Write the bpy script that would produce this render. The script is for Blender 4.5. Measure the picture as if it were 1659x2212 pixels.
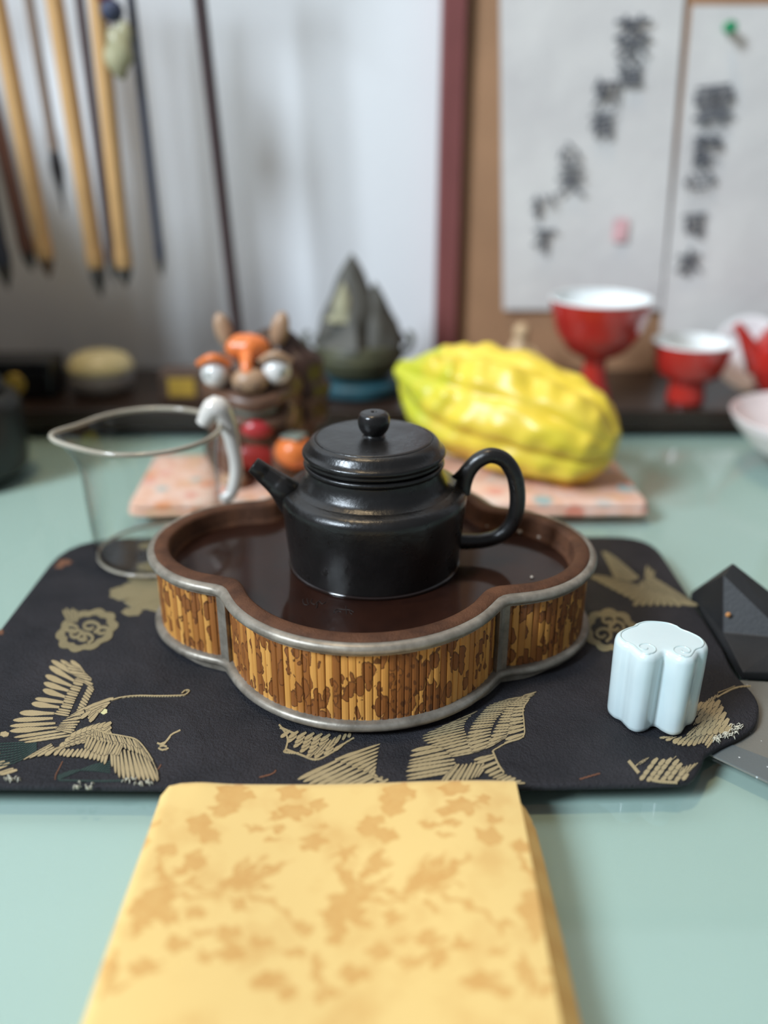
import bpy, bmesh, math, random
import numpy as np
from mathutils import Vector, Matrix, noise

for _o in list(bpy.data.objects):
    bpy.data.objects.remove(_o)
SC = bpy.context.scene
COL = SC.collection
random.seed(7)

# ------------------------------------------------------------------ camera
W, H, FPX = 1659, 2212, 1900.0
PITCH = math.radians(23.8)
CAM = Vector((0.0, 0.0, 0.207))
cd = bpy.data.cameras.new('camera')
cd.sensor_fit = 'HORIZONTAL'
cd.sensor_width = 24.0
cd.lens = FPX / W * 24.0
cd.clip_start = 0.01
cd.dof.use_dof = True
cd.dof.focus_distance = 0.325
cd.dof.aperture_fstop = 3.0
cam = bpy.data.objects.new('camera', cd)
COL.objects.link(cam)
cam.location = CAM
cam.rotation_euler = (math.pi / 2 - PITCH, 0, 0)
SC.camera = cam

# ------------------------------------------------------------------ light
wd = bpy.data.worlds.new('world')
SC.world = wd
wd.use_nodes = True
bg = wd.node_tree.nodes['Background']
bg.inputs[0].default_value = (0.62, 0.66, 0.72, 1)
bg.inputs[1].default_value = 0.25

def area(name, loc, target, sx, sy, power, color):
    l = bpy.data.lights.new(name, 'AREA')
    l.shape = 'RECTANGLE'
    l.size, l.size_y = sx, sy
    l.energy = power
    l.color = color
    o = bpy.data.objects.new(name, l)
    COL.objects.link(o)
    o.location = loc
    d = Vector(target) - Vector(loc)
    o.rotation_euler = d.to_track_quat('-Z', 'Y').to_euler()
    return o
area('window_daylight', (-1.875, -1.035, 1.85), (0, 0.42, 0.05), 0.66, 0.90, 118, (0.77, 0.89, 1.0))
area('ceiling_lamp', (-0.28, 0.36, 1.75), (0, 0.38, 0.0), 0.16, 0.16, 7.5, (1.0, 0.76, 0.46))

SC.view_settings.view_transform = 'Standard'
SC.view_settings.look = 'None'
SC.view_settings.gamma = 1.0
SC.view_settings.use_curve_mapping = False
SC.view_settings.exposure = 0.14

# ------------------------------------------------------------------ geometry of the view (survey of the photograph)
CP, SP = math.cos(PITCH), math.sin(PITCH)

def ray(px, py):
    u = (px - W / 2) / FPX
    v = (py - H / 2) / FPX
    return Vector((u, CP - v * SP, -SP - v * CP))

def at(px, py, z=0.0):
    """point of the horizontal plane at height z seen at a pixel"""
    d = ray(px, py)
    return CAM + d * ((z - CAM.z) / d.z)

def aty(px, py, y):
    """point of the vertical plane at depth y seen at a pixel"""
    d = ray(px, py)
    return CAM + d * (y / d.y)

# ------------------------------------------------------------------ helpers
def lin(r, g=None, b=None):
    if g is None:
        r, g, b = r
    def f(c):
        c /= 255.0
        return c / 12.92 if c <= 0.04045 else ((c + 0.055) / 1.055) ** 2.4
    return (f(r), f(g), f(b), 1.0)

class N:
    """tiny node-graph builder"""
    def __init__(self, name):
        self.m = bpy.data.materials.new(name)
        self.m.use_nodes = True
        self.t = self.m.node_tree
        self.b = self.t.nodes['Principled BSDF']
        self.out = self.t.nodes['Material Output']
    def n(self, kind, **kw):
        x = self.t.nodes.new(kind)
        for k, v in kw.items():
            if k.startswith('i_'):
                x.inputs[k[2:].replace('_', ' ')].default_value = v
            else:
                setattr(x, k, v)
        return x
    def l(self, a, b):
        self.t.links.new(a, b)
    def coord(self, obj=None, scale=(1, 1, 1), which='Object'):
        tc = self.n('ShaderNodeTexCoord')
        if obj is not None:
            tc.object = obj
        mp = self.n('ShaderNodeMapping')
        mp.inputs['Scale'].default_value = scale
        self.l(tc.outputs[which], mp.inputs['Vector'])
        return mp.outputs['Vector']
    def noise(self, vec, scale, detail=3.0, rough=0.5, dist=0.0):
        x = self.n('ShaderNodeTexNoise')
        x.inputs['Scale'].default_value = scale
        x.inputs['Detail'].default_value = detail
        x.inputs['Roughness'].default_value = rough
        x.inputs['Distortion'].default_value = dist
        self.l(vec, x.inputs['Vector'])
        return x.outputs['Fac']
    def ramp(self, fac, stops, interp='LINEAR'):
        x = self.n('ShaderNodeValToRGB')
        x.color_ramp.interpolation = interp
        e = x.color_ramp.elements
        e[0].position, e[0].color = stops[0]
        e[1].position, e[1].color = stops[-1]
        for p, c in stops[1:-1]:
            k = e.new(p)
            k.color = c
        self.l(fac, x.inputs['Fac'])
        return x.outputs['Color']
    def mix(self, fac, a, b, mode='MIX'):
        x = self.n('ShaderNodeMix', data_type='RGBA', blend_type=mode)
        for v, s in ((fac, x.inputs[0]), (a, x.inputs[6]), (b, x.inputs[7])):
            if isinstance(v, (int, float, tuple)):
                s.default_value = v
            else:
                self.l(v, s)
        return x.outputs[2]
    def math(self, op, a, b=0.0):
        x = self.n('ShaderNodeMath', operation=op)
        for v, s in ((a, x.inputs[0]), (b, x.inputs[1])):
            if isinstance(v, (int, float)):
                s.default_value = v
            else:
                self.l(v, s)
        return x.outputs[0]
    def bump(self, h, strength=0.3, dist=0.001):
        x = self.n('ShaderNodeBump')
        x.inputs['Strength'].default_value = strength
        x.inputs['Distance'].default_value = dist
        self.l(h, x.inputs['Height'])
        self.l(x.outputs['Normal'], self.b.inputs['Normal'])
    def col(self, c):
        if isinstance(c, tuple):
            self.b.inputs['Base Color'].default_value = c
        else:
            self.l(c, self.b.inputs['Base Color'])
    def set(self, **kw):
        for k, v in kw.items():
            self.b.inputs[k.replace('_', ' ')].default_value = v
        return self

def plain(name, rgb, rough=0.5, var=0.12, scale=60, bump=0.0, metal=0.0, coat=0.0, spec=0.5, bscale=None):
    """procedural material: a colour with soft variation and fine relief"""
    g = N(name)
    v = g.coord()
    f = g.noise(v, scale, 4)
    a = tuple(c * (1 - var) for c in lin(rgb)[:3]) + (1,)
    b = tuple(min(1, c * (1 + var)) for c in lin(rgb)[:3]) + (1,)
    g.col(g.ramp(f, [(0.3, a), (0.7, b)]))
    g.set(Roughness=rough, Metallic=metal)
    g.b.inputs['Coat Weight'].default_value = coat
    g.b.inputs['Coat Roughness'].default_value = 0.08
    g.b.inputs['Specular IOR Level'].default_value = spec
    if bump:
        g.bump(g.noise(v, bscale or scale * 8, 3), bump, 0.0006)
    return g.m

def glassy(name, tint, edge=0.0, rough=0.0, ior=1.5):
    """thin clear pane or film: clear body, reflecting surface"""
    g = N(name)
    g.t.nodes.remove(g.b)
    tr = g.n('ShaderNodeBsdfTransparent')
    tr.inputs[0].default_value = tint
    gl = g.n('ShaderNodeBsdfGlossy')
    gl.inputs['Roughness'].default_value = rough
    fr = g.n('ShaderNodeFresnel')
    fr.inputs['IOR'].default_value = ior
    geo = g.n('ShaderNodeNewGeometry')
    fac = g.math('MULTIPLY', fr.outputs[0], g.math('SUBTRACT', 1.0, geo.outputs['Backfacing']))
    if edge:
        lw = g.n('ShaderNodeLayerWeight')
        lw.inputs['Blend'].default_value = 0.35
        f2 = g.math('MULTIPLY', g.math('POWER', lw.outputs['Facing'], 3.0), edge)
        c = g.mix(f2, tint, lin(120, 112, 100))
        g.l(c, tr.inputs[0])
    mx = g.n('ShaderNodeMixShader')
    g.l(fac, mx.inputs[0])
    g.l(tr.outputs[0], mx.inputs[1])
    g.l(gl.outputs[0], mx.inputs[2])
    g.l(mx.outputs[0], g.out.inputs['Surface'])
    return g.m

def mesh_obj(name, verts, faces, mat, parent=None, smooth=True, sharp=None):
    me = bpy.data.meshes.new(name)
    me.from_pydata([tuple(v) for v in verts], [], faces)
    me.validate()
    me.update()
    bm = bmesh.new()
    bm.from_mesh(me)
    bmesh.ops.recalc_face_normals(bm, faces=bm.faces)
    for f in bm.faces:
        f.smooth = smooth
    if smooth and sharp:
        lim = math.radians(sharp)
        for e in bm.edges:
            if len(e.link_faces) == 2 and e.calc_face_angle(0) > lim:
                e.smooth = False
    bm.to_mesh(me)
    bm.free()
    if mat is not None:
        me.materials.append(mat)
    o = bpy.data.objects.new(name, me)
    COL.objects.link(o)
    if parent is not None:
        o.parent = parent
    return o

def thing(name, label, cat, loc=(0, 0, 0), rz=0.0, group=None):
    o = bpy.data.objects.new(name, None)
    o.empty_display_size = 0.01
    COL.objects.link(o)
    o.location = loc
    o.rotation_euler = (0, 0, rz)
    o['label'] = label
    o['category'] = cat
    if group:
        o['group'] = group
    return o

def tag(o, label, cat, group=None):
    o['label'] = label
    o['category'] = cat
    if group:
        o['group'] = group
    return o

def structure(o):
    o['kind'] = 'structure'
    return o

def fillet(pts, rad=0.001, seg=4, closed=False):
    """round the corners of a 2-D polyline; a point may carry its own radius as a third value"""
    out = []
    n = len(pts)
    for i, p in enumerate(pts):
        r = p[2] if len(p) > 2 else rad
        P = Vector(p[:2])
        if (not closed and i in (0, n - 1)) or r <= 0:
            out.append(P)
            continue
        A = Vector(pts[(i - 1) % n][:2]) - P
        B = Vector(pts[(i + 1) % n][:2]) - P
        d = min(r, A.length * 0.48, B.length * 0.48)
        a = P + A.normalized() * d
        b = P + B.normalized() * d
        for k in range(seg + 1):
            t = k / seg
            out.append(a * (1 - t) ** 2 + P * 2 * t * (1 - t) + b * t * t)
    return out

def lathe_data(prof, seg=64, centre=(0, 0, 0)):
    V, F = [], []
    cx, cy, cz = centre
    rows = []
    for r, z in prof:
        if r < 1e-7:
            rows.append([len(V)])
            V.append((cx, cy, cz + z))
        else:
            rows.append(list(range(len(V), len(V) + seg)))
            for k in range(seg):
                a = 2 * math.pi * k / seg
                V.append((cx + r * math.cos(a), cy + r * math.sin(a), cz + z))
    for A, B in zip(rows, rows[1:]):
        for k in range(seg):
            k2 = (k + 1) % seg
            if len(A) == 1 and len(B) == 1:
                continue
            if len(A) == 1:
                F.append((A[0], B[k], B[k2]))
            elif len(B) == 1:
                F.append((A[k], B[0], A[k2]))
            else:
                F.append((A[k], B[k], B[k2], A[k2]))
    return V, F

def lathe(name, prof, mat, parent=None, seg=64, centre=(0, 0, 0), rad=0.0006, fseg=3, sharp=50):
    p = [(v.x, v.y) for v in fillet(prof, rad, fseg)]
    V, F = lathe_data(p, seg, centre)
    return mesh_obj(name, V, F, mat, parent, True, sharp)

def spline(pts, n=8, closed=False):
    """Catmull-Rom through points of any dimension"""
    P = [np.array(p, float) for p in pts]
    m = len(P)
    out = []
    rng = range(m) if closed else range(m - 1)
    for i in rng:
        if closed:
            a, b, c, d = P[(i - 1) % m], P[i], P[(i + 1) % m], P[(i + 2) % m]
        else:
            a, b, c, d = P[max(i - 1, 0)], P[i], P[i + 1], P[min(i + 2, m - 1)]
        for k in range(n):
            t = k / n
            out.append(0.5 * ((2 * b) + (c - a) * t + (2 * a - 5 * b + 4 * c - d) * t * t + (3 * b - a - 3 * c + d) * t ** 3))
    if not closed:
        out.append(P[-1])
    return out

def tube_data(pts, radii, seg=10, cap=True, flat=None):
    """sweep a circle along points; flat = (sx, sy) squashes the section"""
    pts = [Vector(p) for p in pts]
    V, F = [], []
    n = len(pts)
    up = Vector((0, 0, 1))
    t0 = (pts[1] - pts[0]).normalized()
    if abs(t0.dot(up)) > 0.9:
        up = Vector((0, 1, 0))
    u = t0.cross(up).normalized()
    for i in range(n):
        t = (pts[min(i + 1, n - 1)] - pts[max(i - 1, 0)]).normalized()
        u = (u - t * u.dot(t)).normalized()
        w = t.cross(u)
        r = radii[i] if hasattr(radii, '__len__') else radii
        sx, sy = flat or (1, 1)
        for k in range(seg):
            a = 2 * math.pi * k / seg
            V.append(pts[i] + u * (math.cos(a) * r * sx) + w * (math.sin(a) * r * sy))
    for i in range(n - 1):
        for k in range(seg):
            k2 = (k + 1) % seg
            F.append((i * seg + k, i * seg + k2, (i + 1) * seg + k2, (i + 1) * seg + k))
    if cap:
        F.append(tuple(range(seg)))
        F.append(tuple(range((n - 1) * seg, n * seg)))
    return V, F

def tube(name, pts, radii, mat, parent=None, seg=10, n=6, flat=None):
    if hasattr(radii, '__len__'):
        s = spline([tuple(p) + (r,) for p, r in zip(pts, radii)], n)
        P = [v[:3] for v in s]
        R = [max(1e-5, v[3]) for v in s]
    else:
        P = spline([tuple(p) for p in pts], n)
        R = radii
    V, F = tube_data(P, R, seg, True, flat)
    return mesh_obj(name, V, F, mat, parent, True, 60)

def merge(*parts):
    V, F = [], []
    for v, f in parts:
        o = len(V)
        V += list(v)
        F += [tuple(i + o for i in q) for q in f]
    return V, F

def box_data(c, s, rz=0.0):
    V = []
    for dx in (-.5, .5):
        for dy in (-.5, .5):
            for dz in (-.5, .5):
                v = Matrix.Rotation(rz, 3, 'Z') @ Vector((dx * s[0], dy * s[1], dz * s[2]))
                V.append(v + Vector(c))
    F = [(0, 1, 3, 2), (4, 6, 7, 5), (0, 4, 5, 1), (2, 3, 7, 6), (0, 2, 6, 4), (1, 5, 7, 3)]
    return V, F

def bevel(o, w=0.001, seg=2):
    m = o.modifiers.new('bevel', 'BEVEL')
    m.width = w
    m.segments = seg
    m.limit_method = 'ANGLE'
    m.angle_limit = math.radians(35)
    return o

def box(name, c, s, mat, parent=None, bev=0.001, rz=0.0):
    V, F = box_data(c, s, rz)
    return bevel(mesh_obj(name, V, F, mat, parent, False), bev)

def ellipsoid_data(c, r, u=20, v=12, rot=None, fn=None):
    V, F = [], []
    c = Vector(c)
    for i in range(v + 1):
        th = math.pi * i / v
        for k in range(u):
            a = 2 * math.pi * k / u
            d = Vector((math.sin(th) * math.cos(a), math.sin(th) * math.sin(a), math.cos(th)))
            q = Vector((d.x * r[0], d.y * r[1], d.z * r[2]))
            if fn:
                q = fn(q, d)
            if rot is not None:
                q = rot @ q
            V.append(c + q)
    for i in range(v):
        for k in range(u):
            k2 = (k + 1) % u
            F.append((i * u + k, (i + 1) * u + k, (i + 1) * u + k2, i * u + k2))
    return V, F

def ball(name, c, r, mat, parent=None, u=20, v=12, rot=None, fn=None):
    if not hasattr(r, '__len__'):
        r = (r, r, r)
    V, F = ellipsoid_data(c, r, u, v, rot, fn)
    o = mesh_obj(name, V, F, mat, parent)
    bm = bmesh.new()
    bm.from_mesh(o.data)
    bmesh.ops.remove_doubles(bm, verts=bm.verts, dist=1e-7)
    bm.to_mesh(o.data)
    bm.free()
    return o

def prism_rings(rings, cap_bottom=True, cap_top=True):
    """loft equal-length closed rings of 3-D points"""
    V, F = [], []
    n = len(rings[0])
    for r in rings:
        V += [tuple(p) for p in r]
    for i in range(len(rings) - 1):
        for k in range(n):
            k2 = (k + 1) % n
            F.append((i * n + k, i * n + k2, (i + 1) * n + k2, (i + 1) * n + k))
    if cap_bottom:
        F.append(tuple(reversed(range(n))))
    if cap_top:
        F.append(tuple(range((len(rings) - 1) * n, len(rings) * n)))
    return V, F

# ================================================================== materials of the setting
M = {}
M['wall'] = plain('white_wall', (232, 233, 235), 0.75, 0.025, 6, 0.12, bscale=140)
M['floor'] = plain('floor_boards', (120, 96, 74), 0.5, 0.2, 4)
M['board_face'] = plain('brown_board', (164, 124, 92), 0.6, 0.10, 14, 0.15)
M['maroon'] = plain('maroon_lacquer', (126, 72, 70), 0.45, 0.08, 20)
M['dark_wood'] = plain('dark_wood', (44, 32, 26), 0.32, 0.25, 18, 0.1)

def paper_mat():
    g = N('rice_paper')
    v = g.coord()
    f = g.noise(v, 9, 5, 0.6)
    g.col(g.ramp(f, [(0.3, lin(202, 197, 195)), (0.7, lin(224, 220, 215))]))
    g.set(Roughness=0.85)
    g.bump(g.noise(v, 22, 4), 0.35, 0.004)
    return g.m
M['paper'] = paper_mat()
M['ink'] = plain('brush_ink', (84, 86, 92), 0.7, 0.25, 50)
M['seal_red'] = plain('seal_paste', (226, 178, 180), 0.8, 0.15, 120)

# ================================================================== setting
WALL_Y = 0.745
wb = box('wall_back', (0, WALL_Y + 0.05, 0.55), (3.2, 0.1, 2.6), M['wall'], None, 0.002)
structure(wb)
fl = box('floor', (0, -0.2, -0.775), (3.2, 2.1, 0.05), M['floor'], None, 0.002)
structure(fl)

# ---- table: pale green painted board under a sheet of clear glass
def green_mat():
    g = N('pale_green_board')
    v = g.coord()
    f = g.noise(v, 5, 3)
    g.col(g.ramp(f, [(0.3, lin(162, 182, 173)), (0.7, lin(170, 190, 181))]))
    g.set(Roughness=0.6)
    return g.m
GL = 0.0075
tb = thing('table', 'pale green table under the glass sheet, carrying everything in view', 'table', (0, 0.40, -0.75))
box('table_top', (0.20, 0, 0.75 - GL - 0.0101), (1.1, 0.68, 0.02), green_mat(), tb, 0.002)
for sx in (-1, 1):
    for sy in (-1, 1):
        box('leg', (0.20 + sx * 0.5, sy * 0.28, (0.75 - GL - 0.02) / 2), (0.06, 0.06, 0.75 - GL - 0.02), M['dark_wood'], tb, 0.003)
gs = box('glass_sheet', (0.20, 0.40, -GL / 2 - 0.0001), (1.1, 0.68, GL - 0.0002), glassy('table_glass', (0.965, 0.985, 0.98, 1), ior=1.45), None, 0.0008)
tag(gs, 'clear glass sheet lying over the pale green table top', 'glass')

# ---- low dark stand along the wall
ST_Y0, ST_Y1, ST_Z = 0.618, 0.740, 0.0155
st = thing('low_stand', 'long low dark wooden stand along the wall behind the tea things', 'stand', (0.20, (ST_Y0 + ST_Y1) / 2, 0))
box('stand_top', (0, 0, ST_Z - 0.004), (1.08, ST_Y1 - ST_Y0, 0.008), M['dark_wood'], st, 0.0012)
box('stand_apron', (0, -(ST_Y1 - ST_Y0) / 2 + 0.008, (ST_Z - 0.008) / 2), (1.06, 0.01, ST_Z - 0.008), M['dark_wood'], st, 0.0005)
for sx in (-1, 1):
    box('foot', (sx * 0.51, 0.01, (ST_Z - 0.008) / 2), (0.03, 0.08, ST_Z - 0.008), M['dark_wood'], st, 0.0008)

# ---- dark cabinet, added beyond the frame, unseen, to shade the left end of the wall
cb = thing('shade_blocker', 'unseen dark cabinet in the corner beyond the left end of the stand', 'blocker', (-0.72, 0.58, -0.75))
box('blocker_body', (0, 0, 0.52), (0.70, 0.32, 1.04), M['dark_wood'], cb, 0.003)

# ---- framed brown board leaning on the wall at the right, with two sheets of calligraphy
BY = WALL_Y - 0.012
bx0, bx1, bx2 = aty(947, 300, BY).x, aty(998, 300, BY).x, aty(998, 300, BY).x
bd = thing('notice_board', 'brown board in a maroon frame against the wall, papers pinned on it', 'board', ((bx0 + 0.62) / 2, BY, ST_Z))
bcx = (bx0 + 0.62) / 2
box('board_face', (0, 0.004, 0.30), (0.62 - bx0 - 0.01, 0.008, 0.6), M['board_face'], bd, 0.0006)
fw = bx1 - bx0
box('frame', (bx0 + fw / 2 - bcx, -0.001, 0.30), (fw, 0.016, 0.62), M['maroon'], bd, 0.0015)
box('frame', (0.62 - fw / 2 - bcx, -0.001, 0.30), (fw, 0.016, 0.62), M['maroon'], bd, 0.0015)
box('frame', (0, -0.001, 0.61), (0.62 - bx0 - 2 * fw, 0.016, fw), M['maroon'], bd, 0.0015)

def paper_sheet(quad, y, label, bulge, chars, csize, seal=None, seed=0):
    """a hanging sheet: quad of pixels top-left, top-right, bottom-right, bottom-left"""
    c = [aty(px, py, y) for px, py in quad]
    nx, ny = 16, 28
    cen = (c[0] + c[1] + c[2] + c[3]) / 4
    t = thing('calligraphy_sheet', label, 'calligraphy', cen, 0, None)
    V, F = [], []
    def pos(u, v):
        p = (c[0] * (1 - u) + c[1] * u) * (1 - v) + (c[3] * (1 - u) + c[2] * u) * v
        w = noise.noise(Vector((p.x * 16 + seed, p.z * 9, 3.1))) * 0.5 + 0.5
        return Vector((p.x, y - 0.0009 - bulge * w * (0.25 + 0.75 * v), p.z))
    for side in (0, 0.0004):
        for j in range(ny + 1):
            for i in range(nx + 1):
                p = pos(i / nx, j / ny)
                p.y += side
                V.append(p - cen)
    K = (nx + 1) * (ny + 1)
    for s in (0, K):
        for j in range(ny):
            for i in range(nx):
                a = s + j * (nx + 1) + i
                F.append((a, a + 1, a + nx + 2, a + nx + 1))
    edge = [j * (nx + 1) for j in range(ny + 1)]
    for j in range(ny):
        for i in (0, nx):
            a = j * (nx + 1) + i
            F.append((a, a + nx + 1, a + nx + 1 + K, a + K))
    for i in range(nx):
        for j in (0, ny):
            a = j * (nx + 1) + i
            F.append((a, a + 1, a + 1 + K, a + K))
    mesh_obj('paper', V, F, M['paper'], t, True, 60)
    for ch, px, py, k in chars:
        p = aty(px, py, y - bulge - 0.0016)
        cu = bpy.data.curves.new('ink_character', 'FONT')
        cu.body = ch
        cu.size = csize * k
        cu.align_x, cu.align_y = 'CENTER', 'CENTER'
        cu.offset = csize * 0.022
        cu.extrude = 0.0001
        tmp = bpy.data.objects.new('tmp', cu)
        COL.objects.link(tmp)
        dg = bpy.context.evaluated_depsgraph_get()
        me = bpy.data.meshes.new_from_object(tmp.evaluated_get(dg))
        bpy.data.objects.remove(tmp)
        me.name = 'ink_character'
        # centre the glyph on its own middle
        if len(me.vertices):
            xs = [v.co.x for v in me.vertices]
            ys = [v.co.y for v in me.vertices]
            mx, my = (min(xs) + max(xs)) / 2, (min(ys) + max(ys)) / 2
            for v in me.vertices:
                v.co.x -= mx
                v.co.y -= my
        me.materials.clear()
        me.materials.append(M['ink'])
        o = bpy.data.objects.new('ink_character', me)
        COL.objects.link(o)
        o.parent = t
        o.location = p - cen
        o.rotation_euler = (math.pi / 2, random.uniform(-.12, .12), 0)
    if seal:
        p = aty(seal[0], seal[1], y - bulge - 0.0014)
        box('red_seal', p - cen, (0.011, 0.0002, 0.017), M['seal_red'], t, 0.0)
    return t

PY = BY - 0.0005
paper_sheet([(1078, -120), (1487, -120), (1425, 668), (1086, 668)], PY - 0.001,
            'wrinkled rice paper with four short slanting pairs of ink characters and a pink seal', 'calligraphy' and 0.004,
            [('茶', 1366, 78, 1.4), ('道', 1360, 155, 1.0), ('知', 1308, 200, 1.0), ('有', 1300, 268, 1.0), ('心', 1230, 330, .85),
             ('天', 1232, 392, 1.15), ('禅', 1174, 448, .95), ('不', 1176, 522, 1.0)], 0.0205, (1340, 497), 1)
paper_sheet([(1494, 12), (1800, 12), (1800, 800), (1416, 800)], PY - 0.001,
            'wrinkled rice paper with one column of bold ink characters, green pin at its top', 0.004,
            [('雲', 1541, 232, 1.5), ('静', 1530, 325, 1.15), ('堂', 1512, 408, 1.2), ('可', 1500, 487, .9), ('水', 1489, 565, 1.0)], 0.0220, None, 9)
# push pin
pp = aty(1578, 58, PY - 0.012)
pin = thing('push_pin', 'green push pin holding the right paper to the board', 'pin', pp)
M['pin'] = plain('green_plastic', (30, 140, 92), 0.3, 0.05)
M['steel'] = plain('bright_steel', (190, 190, 190), 0.25, 0.05, metal=1.0)
V, F = lathe_data([(0, 0.003), (0.0035, 0.003), (0.0042, 0.0022), (0.003, 0), (0.0024, -0.003), (0.004, -0.0045), (0, -0.005)], 20)
R = Matrix.Rotation(math.radians(90), 3, 'X')
mesh_obj('pin_head', [R @ Vector(v) for v in V], F, M['pin'], pin, True, 40)
tube('needle', [(0, 0.004, 0), (0, 0.011, 0)], 0.0004, M['steel'], pin, 6, 1)

# ================================================================== brocade mat
MAT_B, MAT_T = 0.0012, 0.0042
def brocade():
    g = N('black_brocade')
    v = g.coord()
    f = g.noise(v, 38, 5, 0.6)
    g.col(g.ramp(f, [(0.35, lin(27, 27, 32)), (0.65, lin(42, 40, 44))]))
    g.set(Roughness=0.55)
    g.b.inputs['Specular IOR Level'].default_value = 0.3
    wr = g.noise(v, 26, 4, 0.55, 1.2)
    fine = g.noise(v, 900, 2, 0.6)
    grit = g.noise(v, 2600, 2, 0.6)
    h = g.math('ADD', g.math('MULTIPLY', wr, 1.6), g.math('ADD', g.math('MULTIPLY', fine, 0.55), g.math('MULTIPLY', grit, 0.4)))
    g.bump(h, 0.8, 0.0016)
    return g.m
def gold(name, c1, c2, ang=60, per=0.00052):
    g = N(name)
    v = g.coord()
    mp = g.n('ShaderNodeMapping')
    mp.inputs['Rotation'].default_value = (0, 0, math.radians(ang))
    g.l(v, mp.inputs['Vector'])
    w = g.n('ShaderNodeTexWave')
    w.inputs['Scale'].default_value = 0.314 / per
    w.inputs['Distortion'].default_value = 0.6
    w.inputs['Detail'].default_value = 1.0
    g.l(mp.outputs[0], w.inputs['Vector'])
    f = g.noise(v, 160, 3)
    base = g.mix(f, lin(c1), lin(c2))
    dark = tuple(x * 0.30 for x in lin(c1)[:3]) + (1,)
    g.col(g.mix(g.ramp(w.outputs['Fac'], [(0.12, (0, 0, 0, 1)), (0.5, (1, 1, 1, 1))]), dark, base))
    g.set(Roughness=0.45, Metallic=0.1)
    g.bump(w.outputs['Fac'], 0.5, 0.0002)
    return g.m
M['brocade'] = brocade()
M['gold'] = gold('gold_thread', (178, 158, 116), (204, 184, 144))
M['gold_dim'] = gold('dull_gold_thread', (140, 128, 94), (164, 150, 114), 40)
M['under_thread'] = plain('dark_under_thread', (44, 40, 34), 0.7, 0.2, 400)
M['green_thread'] = gold('dark_green_thread', (30, 52, 48), (42, 66, 60), 20, 0.0009)
M['orange_thread'] = gold('copper_thread', (118, 76, 54), (146, 98, 72), 50)
M['white_thread'] = plain('frayed_white_thread', (205, 200, 180), 0.6, 0.3, 900, 0.4)

mat_pts = []
def pw(px, py, z=MAT_T):
    p = at(px, py, z)
    return (p.x, p.y)
XR = 0.1432
xl = -0.1685
yb = at(900, 1158, MAT_T).y
fr = [pw(-40, 1697), pw(300, 1699), pw(700, 1701), pw(1100, 1698), pw(1400, 1692)]
ring = []
ring += [(xl, fr[0][1] + 0.0005, 0.004)] + [(p[0], p[1], 0) for p in fr[1:]]
ring += [pw(1492, 1688) + (0.004,), pw(1514, 1655) + (0.004,), pw(1524, 1628) + (0.001,), pw(1560, 1606) + (0.003,), pw(1596, 1590) + (0.003,)]
ring += [pw(1634, 1566) + (0.008,), pw(1644, 1512) + (0.009,), (XR - 0.002, at(1600, 1455, MAT_T).y, 0.008), (XR, at(1560, 1400, MAT_T).y, 0)]
ring += [(XR, yb, 0.022), (xl, yb - 0.002, 0.032)]
ring2 = fillet(ring, 0.003, 6, True)
# resample for even wavy edge
def resample(P, step):
    out = []
    n = len(P)
    for i in range(n):
        a, b = Vector(P[i]), Vector(P[(i + 1) % n])
        k = max(1, int((b - a).length / step))
        for j in range(k):
            out.append(a + (b - a) * j / k)
    return out
ring2 = resample([(p[0], p[1]) for p in ring2], 0.003)
mcx, mcy = -0.012, 0.33
tm = thing('brocade_mat', 'black brocade mat woven with golden cranes and clouds, under the tray', 'mat', (mcx, mcy, 0))
def ins(P, d):
    n = len(P)
    out = []
    for i in range(n):
        t = (P[(i + 1) % n] - P[i - 1])
        nn = Vector((-t.y, t.x)).normalized()
        out.append(P[i] + nn * d)
    return out
sg = sum((ring2[i].x * ring2[(i + 1) % len(ring2)].y - ring2[(i + 1) % len(ring2)].x * ring2[i].y) for i in range(len(ring2)))
sg = 1 if sg > 0 else -1
rings = []
for d, z in ((0.0009, MAT_B), (0.0, MAT_B + 0.0008), (0.0, MAT_T - 0.0009), (0.0004, MAT_T - 0.0002), (0.0013, MAT_T)):
    rr = ins(ring2, d * sg)
    rings.append([(p.x - mcx, p.y - mcy, z) for p in rr])
V, F = prism_rings(rings)
mesh_obj('mat_body', V, F, M['brocade'], tm, True, 60)

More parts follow.
